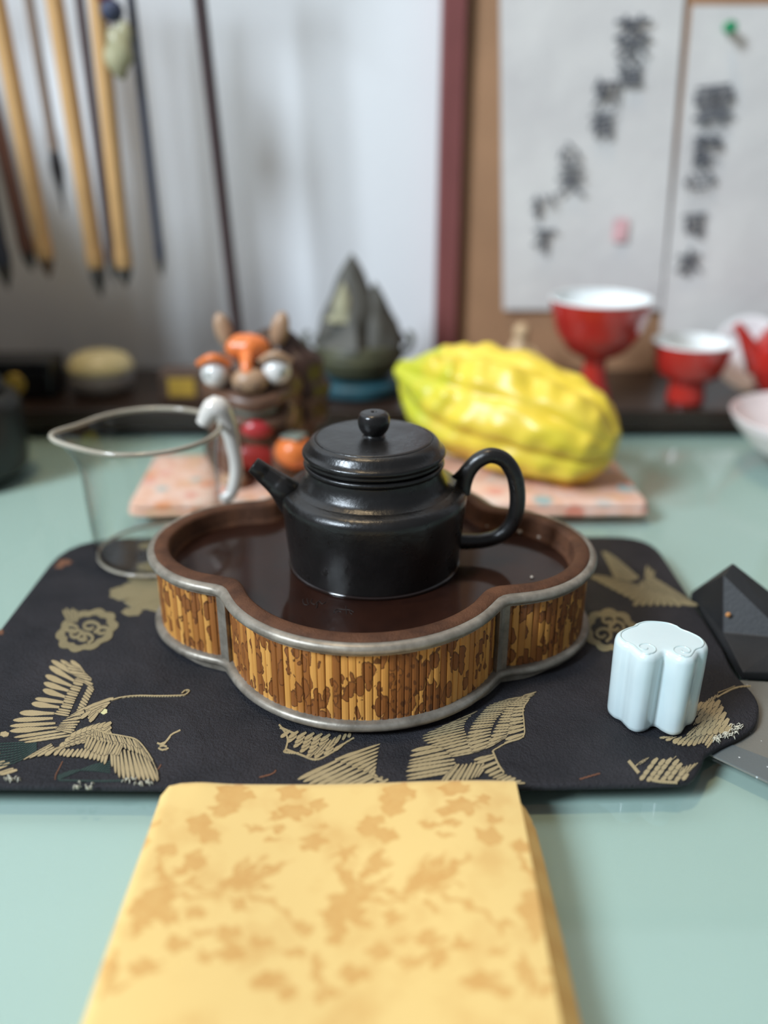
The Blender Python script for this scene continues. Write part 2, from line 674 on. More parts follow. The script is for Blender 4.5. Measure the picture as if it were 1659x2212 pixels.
# ---- woven motifs: each feather a thin raised leaf of gold thread
class Motif:
    def __init__(self):
        self.V, self.F, self.I = [], [], []
        self.k = 0
    def plate(self, pts, z0, z1, idx):
        P = [at(x, y, MAT_T) for x, y in pts]
        n = len(P)
        b = len(self.V)
        c = sum(P, Vector()) / n
        for p in P:
            self.V.append((p.x - mcx, p.y - mcy, z0))
        for p in P:
            q = c + (p - c) * 0.97
            self.V.append((q.x - mcx, q.y - mcy, z1))
        for i in range(n):
            j = (i + 1) % n
            self.F.append((b + i, b + j, b + n + j, b + n + i))
        self.F.append(tuple(range(b + n, b + 2 * n)))
        self.I += [idx] * (n + 1)
    def poly(self, pts):
        """a raised flat piece, drawn in pixels of the survey and laid on the mat"""
        self.k += 1
        z = MAT_T + 0.00018 + self.k * 0.0000007
        self.plate(pts, MAT_T - 0.0001, z, 0)
    def leafpts(self, root, tip, w0, w1, grow=0.0):
        (x0, y0), (x1, y1) = root, tip
        dx, dy = x1 - x0, y1 - y0
        L = math.hypot(dx, dy) + 1e-6
        x1, y1 = x1 + dx / L * grow, y1 + dy / L * grow
        nx, ny = -dy / L, dx / L
        prof = [(0, 0.6 * w0), (0.3, 0.95 * w0), (0.65, w1), (0.86, w1 * 0.84), (0.96, w1 * 0.46)]
        g = grow
        A = [(x0 + dx * t + nx * (w / 2 + g), y0 + dy * t + ny * (w / 2 + g)) for t, w in prof]
        B = [(x0 + dx * t - nx * (w / 2 + g), y0 + dy * t - ny * (w / 2 + g)) for t, w in reversed(prof)]
        return A + [(x1, y1)] + B
    def feather(self, root, tip, w0, w1=None):
        w1 = w1 if w1 is not None else w0
        self.k += 1
        z = MAT_T + 0.00018 + self.k * 0.0000007
        self.plate(self.leafpts(root, tip, w0, w1, 1.15), MAT_T - 0.0001, z, 1)
        self.k += 1
        z2 = MAT_T + 0.00018 + self.k * 0.0000007
        self.plate(self.leafpts(root, tip, w0, w1), z - 0.0000002, z2, 0)
    def fan(self, roots, tips, w0, w1, n=None):
        R = roots if n is None else [spline(roots, 12)[int(i * (12 * (len(roots) - 1)) / (n - 1))] for i in range(n)]
        T = tips if n is None else [spline(tips, 12)[int(i * (12 * (len(tips) - 1)) / (n - 1))] for i in range(n)]
        m = len(R)
        for i in range(m):
            r, t = np.array(R[i], float), np.array(T[i], float)
            d = (t - r) / (np.linalg.norm(t - r) + 1e-6)
            j = i + 1 if i + 1 < m else i - 1
            def perp(v):
                return abs(v[0] * d[1] - v[1] * d[0])
            a = max(perp(np.array(R[j], float) - r), 2.2)
            b = max(perp(np.array(T[j], float) - t), 2.6)
            self.feather(tuple(r), tuple(t), min(w0, 0.80 * a), min(w1, 0.84 * b))
    def line(self, pts, w, closed=False):
        q = spline(pts, 6, closed)
        n = len(q)
        self.k += 1
        z = MAT_T + 0.00018 + self.k * 0.0000007
        b = len(self.V)
        for i in range(n):
            d = q[(i + 1) % n if closed else min(i + 1, n - 1)] - q[i - 1 if closed or i else 0]
            d = np.array((-d[1], d[0])) / (np.hypot(*d) + 1e-9) * w / 2
            for p, zz in ((q[i] + d, MAT_T - 0.0001), (q[i] + d * .9, z), (q[i] - d * .9, z), (q[i] - d, MAT_T - 0.0001)):
                P = at(p[0], p[1], MAT_T)
                self.V.append((P.x - mcx, P.y - mcy, zz))
        for i in range(n if closed else n - 1):
            a, c = b + 4 * i, b + 4 * ((i + 1) % n)
            for t in range(3):
                self.F.append((a + t, a + t + 1, c + t + 1, c + t))
                self.I.append(0)
    def blob(self, cx, cy, rx, ry, n=14, wob=0.12):
        self.poly([(cx + rx * math.cos(2 * math.pi * k / n) * (1 + wob * math.sin(k * 2.7 + cx)),
                    cy + ry * math.sin(2 * math.pi * k / n) * (1 + wob * math.sin(k * 2.7 + cx))) for k in range(n)])
    def build(self, name, mat):
        me = bpy.data.meshes.new(name)
        me.from_pydata(self.V, [], self.F)
        me.update()
        me.materials.append(mat)
        if 1 in self.I:
            me.materials.append(M['under_thread'])
            me.polygons.foreach_set('material_index', self.I)
        o = bpy.data.objects.new(name, me)
        COL.objects.link(o)
        o.parent = tm
        return o

def Z5(pts):      # survey sheet 5 (left crane), drawn at 3.77x
    return [(x / 3.7705, 1380 + y / 3.7705) for x, y in pts]
m = Motif()
m.fan(Z5([(745, 330), (705, 310), (655, 318), (612, 350), (592, 390), (570, 430), (545, 480), (520, 520), (484, 560), (445, 610), (432, 650), (452, 690), (490, 722), (530, 745), (562, 765), (590, 785)]),
      Z5([(575, 178), (492, 175), (418, 178), (400, 226), (368, 300), (355, 362), (348, 418), (285, 490), (256, 530), (158, 606), (104, 666), (78, 714), (78, 755), (112, 806), (150, 832), (195, 848)]), 8, 13)
m.fan(Z5([(760, 400), (745, 340), (700, 290), (660, 250)]), Z5([(640, 330), (600, 300), (560, 270), (530, 210)]), 9, 12, 7)
m.fan(Z5([(765, 420), (735, 480), (705, 545), (680, 600), (662, 640)]), Z5([(718, 380), (690, 440), (655, 510), (625, 580), (605, 640)]), 6, 8, 13)
m.fan(Z5([(690, 345), (655, 420), (620, 490), (590, 560), (560, 630)]), Z5([(610, 330), (575, 400), (530, 470), (500, 545), (440, 610)]), 6, 9, 15)
m.fan(Z5([(700, 560), (660, 660), (620, 720), (600, 770)]), Z5([(560, 640), (500, 680), (470, 720), (450, 740)]), 8, 11, 8)
# neck and head
for a, b in (((690, 575), (928, 482)), ((700, 600), (900, 520)), ((715, 625), (880, 540)), ((720, 655), (845, 565)), ((730, 680), (800, 600)), ((660, 650), (740, 590))):
    m.feather(*Z5([a, b]), 9, 7)
# body scales
for row in range(7):
    for c in range(9):
        x = 470 + c * 44 + row * 22 + (row % 2) * 12
        y = 905 - c * 22 - row * 20 + c * c * 1.6
        if 400 < x < 900 and 640 < y < 975:
            m.feather(*Z5([(x + 42, y - 26), (x - 28, y + 16)]), 8, 9)
m.fan(Z5([(420, 860), (450, 890), (520, 900), (600, 905), (680, 900), (760, 890), (830, 880), (890, 880)]),
      Z5([(190, 992), (330, 960), (470, 955), (545, 968), (630, 970), (710, 985), (790, 1000), (850, 1030)]), 8, 10, 17)
# lower wing
m.fan(Z5([(1190, 950), (1145, 945), (1095, 930), (1045, 915), (990, 905), (945, 895), (905, 885)]),
      Z5([(1284, 1168), (1226, 1168), (1160, 1160), (1090, 1155), (1022, 1152), (960, 1130), (915, 1050)]), 10, 17, 11)
m.fan(Z5([(1190, 920), (1120, 850), (1030, 820), (930, 800), (840, 780), (770, 750)]),
      Z5([(1230, 1010), (1160, 960), (1060, 920), (960, 880), (870, 860), (780, 840)]), 8, 10, 18)
m.fan(Z5([(1115, 835), (1000, 805), (880, 785), (780, 745)]), Z5([(1150, 905), (1030, 865), (900, 835), (790, 800)]), 7, 8, 16)
m.fan(Z5([(1120, 830), (1190, 915), (1240, 1000), (1275, 1070)]), Z5([(1200, 930), (1245, 1010), (1285, 1090), (1290, 1160)]), 6, 6, 6)
m.fan(Z5([(1000, 870), (940, 860), (870, 850), (800, 830), (730, 800)]), Z5([(960, 960), (890, 950), (830, 960), (750, 930), (690, 900)]), 8, 9, 12)
m.line(Z5([(770, 742), (870, 775), (1000, 798), (1112, 828), (1190, 912), (1245, 1000)]), 3)
m.line(Z5([(905, 505), (1000, 480), (1130, 468), (1280, 470), (1420, 468), (1500, 462), (1535, 440), (1540, 425), (1510, 425), (1480, 450)]), 2.6)
m.build('crane_motif', M['gold'])
m = Motif()
m.blob(846 / 3.77, 1380 + 592 / 3.77, 8, 6.5)
m.blob(832 / 3.77, 1380 + 575 / 3.77, 4, 4)
m.build('crane_crest', plain('crest_thread', (196, 190, 140), 0.6, 0.1, 300, 0.2))

# green under-threads at the left edge
m = Motif()
for k in range(9):
    m.line(Z5([(-60, 860 + k * 24), (120, 850 + k * 20), (300, 846 + k * 9)]), 3.2)
for k in range(6):
    m.line(Z5([(470, 1150 - k * 6), (600, 1095 - k * 4), (760, 1030 + k * 9), (900, 1000 + k * 18)]), 3)
m.line(Z5([(480, 1152), (800, 1160), (1010, 1155)]), 4)
m.build('pine_motif', M['green_thread'])

m = Motif()      # gold flecks, small sprigs
for a, b in (((0, 940), (-60, 930)), ((40, 1000), (-60, 1040)), ((80, 1015), (-40, 1070)), ((110, 1060), (-40, 1110)), ((140, 1070), (0, 1110))):
    m.feather(*Z5([a, b]), 7, 6)
m.build('feather_motif', M['gold'])
m = Motif()
m.blob(10, 1380 + 778 / 3.77, 10, 6)
m.build('flower_motif', M['gold'])
m = Motif()
for p in ([(1280, 850), (1330, 860), (1370, 815), (1400, 780), (1470, 745)], [(1290, 890), (1320, 905), (1355, 900), (1372, 890)], [(1300, 862), (1350, 840), (1385, 800)], [(1300, 880), (1330, 872), (1360, 880)]):
    m.line(Z5(p), 4)
m.build('sprig_motif', M['gold'])
for p, w in ((Z5([(1258, 1085), (1290, 1060), (1312, 1025)]), 2.5), (Z5([(510, 1000), (480, 1060), (455, 1110), (448, 1150)]), 2.0), ([(560, 1680), (588, 1672), (596, 1664)], 3), ([(1252, 1684), (1275, 1677), (1296, 1671)], 3)):
    m = Motif()
    m.line(p, w)
    m.build('copper_motif', M['orange_thread'])

def cloud(cx, cy, rx, ry, holes, mat, lobes=9, rot=0.0):
    m = Motif()
    outer = []
    n = 72
    for k in range(n):
        a = 2 * math.pi * k / n
        s = 1 + 0.13 * abs(math.sin(lobes * a / 2)) - 0.05
        x, y = rx * s * math.cos(a), ry * s * math.sin(a)
        outer.append((cx + x * math.cos(rot) - y * math.sin(rot), cy + x * math.sin(rot) + y * math.cos(rot)))
    for k in range(0, n):
        a, b = outer[k], outer[(k + 1) % n]
        f = 0.70
        m.poly([a, b, (cx + (b[0] - cx) * f, cy + (b[1] - cy) * f), (cx + (a[0] - cx) * f, cy + (a[1] - cy) * f)])
    for hx, hy, hr in holes:
        m.line([(cx + hx * rx + hr * rx * (0.25 + 0.75 * t / 9) * math.cos(t * 0.75), cy + hy * ry + hr * ry * (0.25 + 0.75 * t / 9) * math.sin(t * 0.75)) for t in range(11)], 7)
    return m
c1 = cloud(188, 1362, 66, 40, [(-.35, .25, .3), (.1, -.2, .32), (.5, .05, .28), (-.1, .4, .3), (-.55, -.1, .25)], None, 10, -0.35)
for k in range(5):
    c1.feather((150 + k * 4, 1345), (136 + k * 7, 1318 - (k % 2) * 4), 6, 7)
c1.build('cloud_motif', M['gold_dim'])
c1 = cloud(1318, 1362, 56, 44, [(-.3, .2, .35), (.2, -.15, .35), (.5, .25, .28), (-.1, -.5, .3)], None, 9, 0.15)
c1.build('cloud_motif', M['gold_dim'])
# blurred full clouds at the back
m = Motif()
for x, y, rx, ry in ((262, 1282, 26, 15), (300, 1272, 36, 18), (345, 1285, 34, 20), (310, 1300, 40, 18), (350, 1312, 30, 12), (285, 1322, 22, 9), (300, 1248, 26, 10), (345, 1262, 30, 14), (318, 1180, 20, 7), (340, 1200, 20, 9), (325, 1225, 30, 10)):
    m.blob(x, y, rx, ry)
m.build('cloud_motif', M['gold_dim'])
m = Motif()
for x, y, rx, ry in ((140, 1215, 16, 6), (128, 1224, 10, 4)):
    m.blob(x, y, rx, ry)
m.build('cloud_motif', M['orange_thread'])
m = Motif()
m.blob(2, 1366, 6, 6)
m.build('cloud_motif', M['orange_thread'])
# crane behind the tray at the right
m = Motif()
for k in range(9):
    m.feather((1378 - k * 6, 1250 + k * 2), (1300 + k * 5, 1192 + k * 9), 12, 15)
for k in range(8):
    m.feather((1360 + k * 8, 1262 + k * 2), (1275 + k * 14, 1246 + k * 8), 12, 14)
for k in range(9):
    m.feather((1382 + k * 2, 1262 + k * 3), (1420 + k * 11, 1252 + k * 7), 11, 12)
for k in range(3):
    m.feather((1396, 1262), (1398 + k * 8, 1222 + k * 6), 9, 8)
for k in range(7):
    m.feather((1400 + k * 8, 1276 + k * 2), (1368 + k * 17, 1310), 12, 13)
m.build('crane_motif', M['gold_dim'])

def Z2(pts):      # survey sheet of the front edge, drawn at 2.44x
    return [(560 + x / 2.4397, 1500 + y / 2.4397) for x, y in pts]
m = Motif()      # crane tail below the tray (left)
for k in range(10):
    r, t = (640 - k * 4, 262 + k * 20), (200 + k * 30 - (20 if k > 6 else 0), 452 + k * 12)
    m.feather(*Z2([(t[0] + 230, t[1] - 110), t]), 7, 9)
    m.feather(*Z2([(t[0] + 200, t[1] - 105), r]), 8, 5)
for row in range(6):
    for c in range(5 - row // 2):
        x, y = 130 + row * 42 + c * 34, 215 + row * 16 + c * 26 - row * 12
        m.feather(*Z2([(x + 34, y - 22), (x - 18, y + 14)]), 7, 8)
m.line(Z2([(105, 160), (135, 200), (150, 240), (140, 290), (135, 305), (210, 312)]), 4)
m.line(Z2([(110, 175), (155, 195), (190, 210)]), 5)
m.line(Z2([(140, 290), (220, 320), (300, 345), (380, 310), (450, 260), (500, 230)]), 4)
m.fan(Z2([(260, 340), (330, 300), (400, 260), (470, 230)]), Z2([(330, 270), (380, 240), (430, 215), (480, 205)]), 9, 9, 7)
m.build('crane_motif', M['gold'])
m = Motif()      # crane wing right of it
m.fan(Z2([(1000, 260), (1010, 290), (1020, 320), (1030, 350), (1040, 375), (1060, 400)]),
      Z2([(800, 300), (790, 340), (785, 365), (775, 390), (770, 425), (775, 450)]), 8, 10, 8)
m.fan(Z2([(1160, 300), (1120, 250), (1090, 210), (1080, 170), (1100, 130), (1150, 90)]),
      Z2([(1010, 330), (960, 290), (880, 260), (860, 220), (960, 170), (1060, 130)]), 8, 10, 16)
m.fan(Z2([(1230, 270), (1220, 210), (1240, 150), (1280, 100), (1350, 50), (1450, 5)]),
      Z2([(1120, 310), (1090, 240), (1120, 160), (1160, 110), (1210, 60), (1300, 30)]), 7, 9, 22)
m.fan(Z2([(1300, 230), (1330, 190), (1370, 130), (1390, 80), (1420, 30), (1460, -10)]),
      Z2([(1190, 290), (1230, 200), (1260, 140), (1290, 80), (1330, 40), (1390, 10)]), 6, 8, 20)
m.fan(Z2([(1395, 225), (1395, 170), (1392, 120), (1400, 70)]), Z2([(1290, 260), (1310, 190), (1320, 130), (1340, 80)]), 7, 8, 9)
m.fan(Z2([(1040, 370), (1090, 370), (1150, 360), (1200, 370)]), Z2([(960, 460), (1030, 465), (1100, 455), (1150, 440)]), 7, 8, 9)
m.fan(Z2([(1240, 320), (1265, 370), (1290, 420), (1340, 440), (1400, 470)]), Z2([(1130, 350), (1180, 410), (1230, 445), (1290, 460), (1340, 475)]), 7, 7, 11)
m.line(Z2([(1230, 300), (1300, 260), (1390, 225), (1395, 150), (1390, 80), (1420, 30)]), 3)
m.line(Z2([(1230, 300), (1260, 370), (1290, 415)]), 4)
m.build('crane_motif', M['gold'])

def Z4(pts):      # survey sheet 4 (right corner), drawn at 4.097x
    return [(1380 + x / 4.0968, 1180 + y / 4.0968) for x, y in pts]
m = Motif()      # crane passing under the porcelain piece
m.fan(Z4([(700, 1310), (640, 1340), (580, 1380), (530, 1410)]), Z4([(620, 1420), (570, 1470), (520, 1500), (490, 1520)]), 9, 10, 8)
m.fan(Z4([(735, 1400), (690, 1420), (640, 1440), (590, 1470), (540, 1500)]), Z4([(660, 1500), (610, 1530), (570, 1560), (520, 1580), (480, 1590)]), 9, 10, 9)
m.fan(Z4([(760, 1480), (700, 1500), (640, 1530), (570, 1560), (500, 1600)]), Z4([(700, 1570), (640, 1600), (570, 1640), (500, 1660), (420, 1680)]), 9, 10, 10)
m.fan(Z4([(830, 1590), (770, 1560), (700, 1580), (640, 1610), (560, 1630), (470, 1650)]), Z4([(780, 1680), (700, 1680), (640, 1730), (560, 1740), (480, 1760), (380, 1760)]), 9, 12, 12)
m.fan(Z4([(690, 1660), (620, 1660), (540, 1680), (460, 1690), (380, 1690), (300, 1690)]), Z4([(600, 1790), (560, 1750), (480, 1770), (380, 1770), (300, 1745), (180, 1700)]), 9, 12, 11)
for r in range(5):
    for c in range(6):
        x, y = 520 + c * 52 + (r % 2) * 26, 1430 + r * 56 - c * 6
        if y < 1700 and x < 700 + r * 34 and x > 470:
            m.feather(*Z4([(x + 40, y - 46), (x - 14, y + 30)]), 10, 12)
m.line(Z4([(690, 1340), (760, 1300), (840, 1262), (910, 1245), (990, 1240)]), 3.4)
m.line(Z4([(700, 1300), (780, 1270), (850, 1240)]), 1.6)
m.build('crane_motif', M['gold'])
m = Motif()      # tail fringe at the very corner
m.fan(Z4([(330, 1860), (280, 1900), (240, 1930)]), Z4([(230, 1960), (200, 1990), (180, 1990)]), 9, 10, 5)
m.fan(Z4([(520, 1920), (440, 1940), (380, 1960)]), Z4([(420, 2020), (370, 2050), (330, 2060)]), 9, 9, 6)
m.fan(Z4([(90, 1870), (40, 1890), (0, 1920)]), Z4([(20, 1930), (-20, 1950), (-40, 1960)]), 9, 9, 5)
for r in range(4):                                # scales of the tail, in staggered rows
    for c in range(7 - r):
        x, y = 20 + c * 62 + r * 34, 2050 - r * 46 + (c % 2) * 12
        if x < 470 - (2090 - y) * 0.1 or r < 2:
            m.feather(*Z4([(x + 44, y - 34), (x - 10, y + 22)]), 8.5, 9.5)
m.line(Z4([(-90, 1900), (-40, 1960), (0, 2010)]), 7)
m.line(Z4([(100, 2066), (200, 2084), (340, 2092)]), 5)
m.build('crane_motif', M['gold'])
# fraying on the cut corner and along the front hem
def fray(name, spots, n, L, seed):
    rnd = random.Random(seed)
    parts = []
    for i in range(n):
        px, py = spots[i % len(spots)]
        p = at(px + rnd.uniform(-9, 9), py + rnd.uniform(-5, 5), MAT_T)
        a = rnd.uniform(0, 6.28)
        pts = [p + Vector((math.cos(a + t) * L * t, math.sin(a + t) * L * t * 0.7, 0.0002 + 0.0012 * math.sin(t * 3))) - Vector((mcx, mcy, 0)) for t in (0, .35, .7, 1.0)]
        parts.append(tube_data(pts, 0.00016, 4))
    V, F = merge(*parts)
    o = mesh_obj(name, V, F, M['white_thread'], tm)
    o['kind'] = 'stuff'
fray('frayed_threads', [(1588, 1582), (1578, 1590), (1568, 1592), (1552, 1596), (1545, 1600), (1592, 1572)], 60, 0.0018, 3)
fray('frayed_threads', [(20, 1685), (30, 1688), (280, 1690), (300, 1692), (320, 1693), (172, 1700), (190, 1702)], 50, 0.0012, 5)

# ---- grey glittering card under the mat's right corner
def glitter(name, base):
    g = N(name)
    v = g.coord()
    vo = g.n('ShaderNodeTexVoronoi')
    vo.inputs['Scale'].default_value = 420
    g.l(v, vo.inputs['Vector'])
    sp = g.ramp(vo.outputs['Distance'], [(0.10, (1, 1, 1, 1)), (0.16, (0, 0, 0, 1))])
    rnd = g.ramp(vo.outputs['Color'], [(0.72, (0, 0, 0, 1)), (0.76, (1, 1, 1, 1))])
    f = g.math('MULTIPLY', sp, rnd)
    g.col(g.mix(f, lin(base), lin(225, 230, 230)))
    g.set(Roughness=0.5, Metallic=0.25)
    g.bump(g.noise(v, 1200, 2), 0.25, 0.0003)
    return g.m
q = [at(1500, 1612, 0.001), at(1665, 1690, 0.001), at(1760, 1735, 0.001), at(1800, 1480, 0.001), at(1560, 1466, 0.001), at(1470, 1500, 0.001)]
gc = sum(q, Vector()) / 6
gc.z = 0
card = thing('glitter_card', 'grey glittery card lying under the right corner of the black mat', 'card', gc)
def slab(name, pts, z0, z1, mat, parent, off):
    V, F = prism_rings([[(p.x - off.x, p.y - off.y, z) for p in pts] for z in (z0, z1)])
    return mesh_obj(name, V, F, mat, parent, False)
slab('card_sheet', q, 0.0, 0.0007, glitter('warm_grey_glitter', (122, 120, 112)), card, gc)
b = [at(1500, 1612, 0.001), at(1665, 1690, 0.001), at(1760, 1735, 0.001), at(1780, 1670, 0.001), at(1665, 1640, 0.001), at(1560, 1600, 0.001)]
slab('dark_band', b, 0.0007, 0.0010, glitter('grey_glitter', (104, 110, 110)), card, gc)

# ---- black folded pouch standing right of the mat
def pouch():
    x0 = XR + 0.0022
    T = aty(1583, 1216, 0.345)
    A = Vector((x0, 0.366, 0)); B = Vector((x0, 0.316, 0)); C = Vector((x0, at(1612, 1470, 0).y, 0))
    D = Vector((0.225, C.y, 0)); E = Vector((0.184, 0.354, 0))
    R1 = aty(1546, 1366, 0.327)
    R1.x = max(R1.x, x0 + 0.0012)
    R0 = aty(1562, 1242, 0.340)
    S = Vector((0.190, 0.338, 0.0035))
    C2 = Vector((C.x, C.y, 0.004)); D2 = Vector((0.225, C.y, 0.003))
    B2 = Vector((x0 + 0.0002, B.y, 0.003)); A2 = Vector((x0, A.y, 0.004)); E2 = Vector((0.184, 0.354, 0.003))
    K = Vector((0.170, 0.316, 0.0095))
    V = [A, B, C, D, E, A2, B2, C2, D2, E2, T, R1, R0, S, K]
    c = Vector((0.18, 0.335, 0))
    F = [(0, 5, 6, 1), (1, 6, 7, 2), (2, 7, 8, 3), (3, 8, 9, 4), (4, 9, 5, 0), (0, 1, 2, 3, 4),
         (5, 10, 12), (5, 12, 11), (5, 11, 6), (6, 11, 7), (11, 14, 7), (7, 14, 8), (12, 10, 14), (12, 14, 11), (10, 13, 14), (14, 13, 8), (13, 9, 8), (10, 9, 13), (10, 5, 9)]
    t = thing('black_pouch', 'black folded cloth pouch standing to a point right of the mat', 'pouch', c)
    g = N('black_cloth')
    v = g.coord()
    vo = g.n('ShaderNodeTexVoronoi')
    vo.inputs['Scale'].default_value = 75
    g.l(v, vo.inputs['Vector'])
    sp = g.ramp(vo.outputs['Distance'], [(0.06, (1, 1, 1, 1)), (0.09, (0, 0, 0, 1))])
    sel = g.ramp(vo.outputs['Color'], [(0.86, (0, 0, 0, 1)), (0.9, (1, 1, 1, 1))])
    base = g.ramp(g.noise(v, 60, 4), [(0.3, lin(20, 21, 23)), (0.7, lin(30, 31, 33))])
    g.col(g.mix(g.math('MULTIPLY', sp, sel), base, lin(120, 110, 100)))
    g.set(Roughness=0.6)
    g.bump(g.noise(v, 700, 3), 0.3, 0.0005)
    o = mesh_obj('pouch_body', [p - c for p in V], F, g.m, t, False)
    bevel(o, 0.0006, 2)
    fk = aty(1573, 1328, 0.328)
    ball('orange_fleck', fk - c, (0.0012, 0.0004, 0.0012), plain('orange_speck', (205, 140, 80), 0.6, 0.1), t, 10, 6)
    return t
pouch()

# ================================================================== tea tray (four-lobed)
TZ = MAT_T + 0.0003
TCX, TCY, TYAW = -0.0058, 0.3395, math.radians(-3.8)
tray = thing('tea_tray', 'four-lobed tea tray sided with spotted bamboo strips and pewter rims', 'tea tray', (TCX, TCY, TZ), TYAW)
FA, FR = 0.0238, 0.0587      # front/back lobe: centre offset, radius
SB, SR = 0.0510, 0.0443      # side lobe
def lobes(d):
    """neck point (first quadrant, front-right mirrored) of the outline moved in by d"""
    r1, r2 = FR - d, SR - d
    # circles centred (0,-FA) and (SB,0); take the intersection with lower y
    dx, dy = SB, FA
    D = math.hypot(dx, dy)
    a = (r1 * r1 - r2 * r2 + D * D) / (2 * D)
    h = math.sqrt(max(r1 * r1 - a * a, 1e-12))
    ex, ey = dx / D, dy / D
    P = (ex * a, -FA + ey * a)
    return (P[0] + ey * h, P[1] - ex * h), r1, r2
NA, NB = 44, 36
def outline(d, soft=2):
    (nx, ny), r1, r2 = lobes(d)
    out = []
    th = math.atan2(nx, -(ny + FA))
    for k in range(NA):                                   # front lobe, left to right
        a = -th + 2 * th * k / NA
        out.append(Vector((r1 * math.sin(a), -FA - r1 * math.cos(a))))
    ph = math.atan2(-ny, nx - SB)
    for k in range(NB):                                   # right lobe, front to back
        a = -ph + 2 * ph * k / NB
        out.append(Vector((SB + r2 * math.cos(a), r2 * math.sin(a))))
    half = [(-p) for p in out]
    out = out + half
    n = len(out)
    necks = [0, NA, NA + NB, 2 * NA + NB]
    for it in range(soft):
        new = list(out)
        for c in necks:
            for j in range(-4, 5):
                i = (c + j) % n
                new[i] = (out[i - 1] + out[i] * 2 + out[(i + 1) % n]) / 4
        out = new
    return out
def loft(name, prof, mat, soft=3, close=True, seg_sharp=40):
    """prof: list of (inset, height); closed section swept around the outline"""
    rings = [[(p.x, p.y, z) for p in outline(d, soft if not isinstance(soft, (list, tuple)) else soft[i])] for i, (d, z) in enumerate(prof)]
    V, F = prism_rings(rings + ([rings[0]] if close else []), False, False)
    return mesh_obj(name, V, F, mat, tray, True, seg_sharp)

def pewter():
    g = N('pewter')
    v = g.coord()
    f = g.noise(v, 120, 5, 0.65)
    g.col(g.ramp(f, [(0.3, lin(108, 101, 90)), (0.55, lin(142, 134, 122)), (0.75, lin(166, 158, 145))]))
    g.set(Metallic=0.4, Roughness=0.42)
    g.bump(g.noise(v, 600, 3), 0.16, 0.0004)
    return g.m
def brown_clay(name, c1, c2, rough, coat, bump):
    g = N(name)
    v = g.coord()
    f = g.noise(v, 70, 5, 0.65)
    g.col(g.ramp(f, [(0.3, lin(c1)), (0.7, lin(c2))]))
    g.set(Roughness=rough)
    g.b.inputs['Coat Weight'].default_value = coat
    g.b.inputs['Specular IOR Level'].default_value = 0.2
    g.bump(g.noise(v, 900, 4, 0.7), bump, 0.0005)
    return g.m
M['pewter'] = pewter()
M['rim_wood'] = brown_clay('brown_rim', (58, 36, 25), (98, 64, 44), 0.65, 0.0, 0.9)
M['well'] = brown_clay('wet_brown_well', (34, 17, 12), (48, 26, 18), 0.5, 0.0, 0.06)
TH = 0.0393
def arc(c0, c1, n=4):
    return [(c0[0] + (c1[0] - c0[0]) * t / n, c0[1] + (c1[1] - c0[1]) * t / n) for t in range(n + 1)]
loft('top_rim', [(0.0032, 0.0346), (0.0008, 0.0347), (0.0002, 0.0351), (-0.0003, 0.0359), (-0.0003, 0.0370), (0.0002, 0.0379), (0.0011, 0.0385), (0.0024, 0.0386), (0.0032, 0.0384)], M['pewter'], 2)
loft('top_bead', [(0.0030, 0.0337), (0.0014, 0.0338), (0.0014, 0.0347), (0.0030, 0.0347)], M['pewter'], 2)
WF = 0.0302
loft('wooden_rim', [(0.0028, 0.0340), (0.0028, 0.0386), (0.0034, TH - 0.0003), (0.0044, TH), (0.0064, TH + 0.0002), (0.0080, TH), (0.0088, TH - 0.0005), (0.0093, TH - 0.0016), (0.0095, WF + 0.003), (0.0102, WF + 0.0010), (0.0118, WF - 0.002), (0.006, WF - 0.002)],
     M['rim_wood'], [3, 3, 3, 3, 4, 5, 6, 6, 7, 7, 7, 4])
# well floor
fo = outline(0.0098, 7)
V, F = prism_rings([[(p.x, p.y, WF - 0.004) for p in fo], [(p.x, p.y, WF) for p in fo]])
mesh_obj('well_floor', V, F, M['well'], tray, True, 30)
loft('core_wall', [(0.0046, 0.0030), (0.0046, 0.0345), (0.0075, 0.0345), (0.0075, 0.0030)], M['dark_wood'], 2)
loft('bottom_rim', [(0.0034, 0.0056), (0.0012, 0.0055), (0.0004, 0.0051), (-0.0002, 0.0040), (-0.0001, 0.0030), (0.0006, 0.0022), (0.0034, 0.0020)], M['pewter'], 2)
loft('base_plate', [(0.0034, 0.0022), (0.0034, 0.0047), (0.03, 0.0047), (0.03, 0.0022)], M['dark_wood'], 2)
# bracket feet at the four necks, scalloped apron
ol = outline(0.0010, 2)
n_ol = len(ol)
cuts = [0, NA, NA + NB, 2 * NA + NB]
for c in cuts:
    prof = [(-9, 0.0052), (-7.6, 0.0040), (-6.6, 0.0036), (-5.8, 0.0040), (-5.0, 0.0030), (-4.0, 0.0012), (-3, 0.0), (0, 0.0), (3, 0.0), (4.0, 0.0012), (5.0, 0.0030), (5.8, 0.0040), (6.6, 0.0036), (7.6, 0.0040), (9, 0.0052)]
    oi = outline(0.0034, 2)
    prof = [(j, z * 0.42) for j, z in prof]
    V, F = [], []
    for j, z in prof:
        i = (c + int(round(j))) % n_ol
        for P, zz in ((ol[i], z), (ol[i], 0.0032), (oi[i], 0.0032), (oi[i], z)):
            V.append((P.x, P.y, zz))
    for a in range(len(prof) - 1):
        for k in range(4):
            k2 = (k + 1) % 4
            F.append((a * 4 + k, a * 4 + k2, a * 4 + 4 + k2, a * 4 + 4 + k))
    F += [(0, 1, 2, 3), tuple(len(V) - 4 + k for k in range(4))]
    mesh_obj('bracket_foot', V, F, M['pewter'], tray, True, 30)
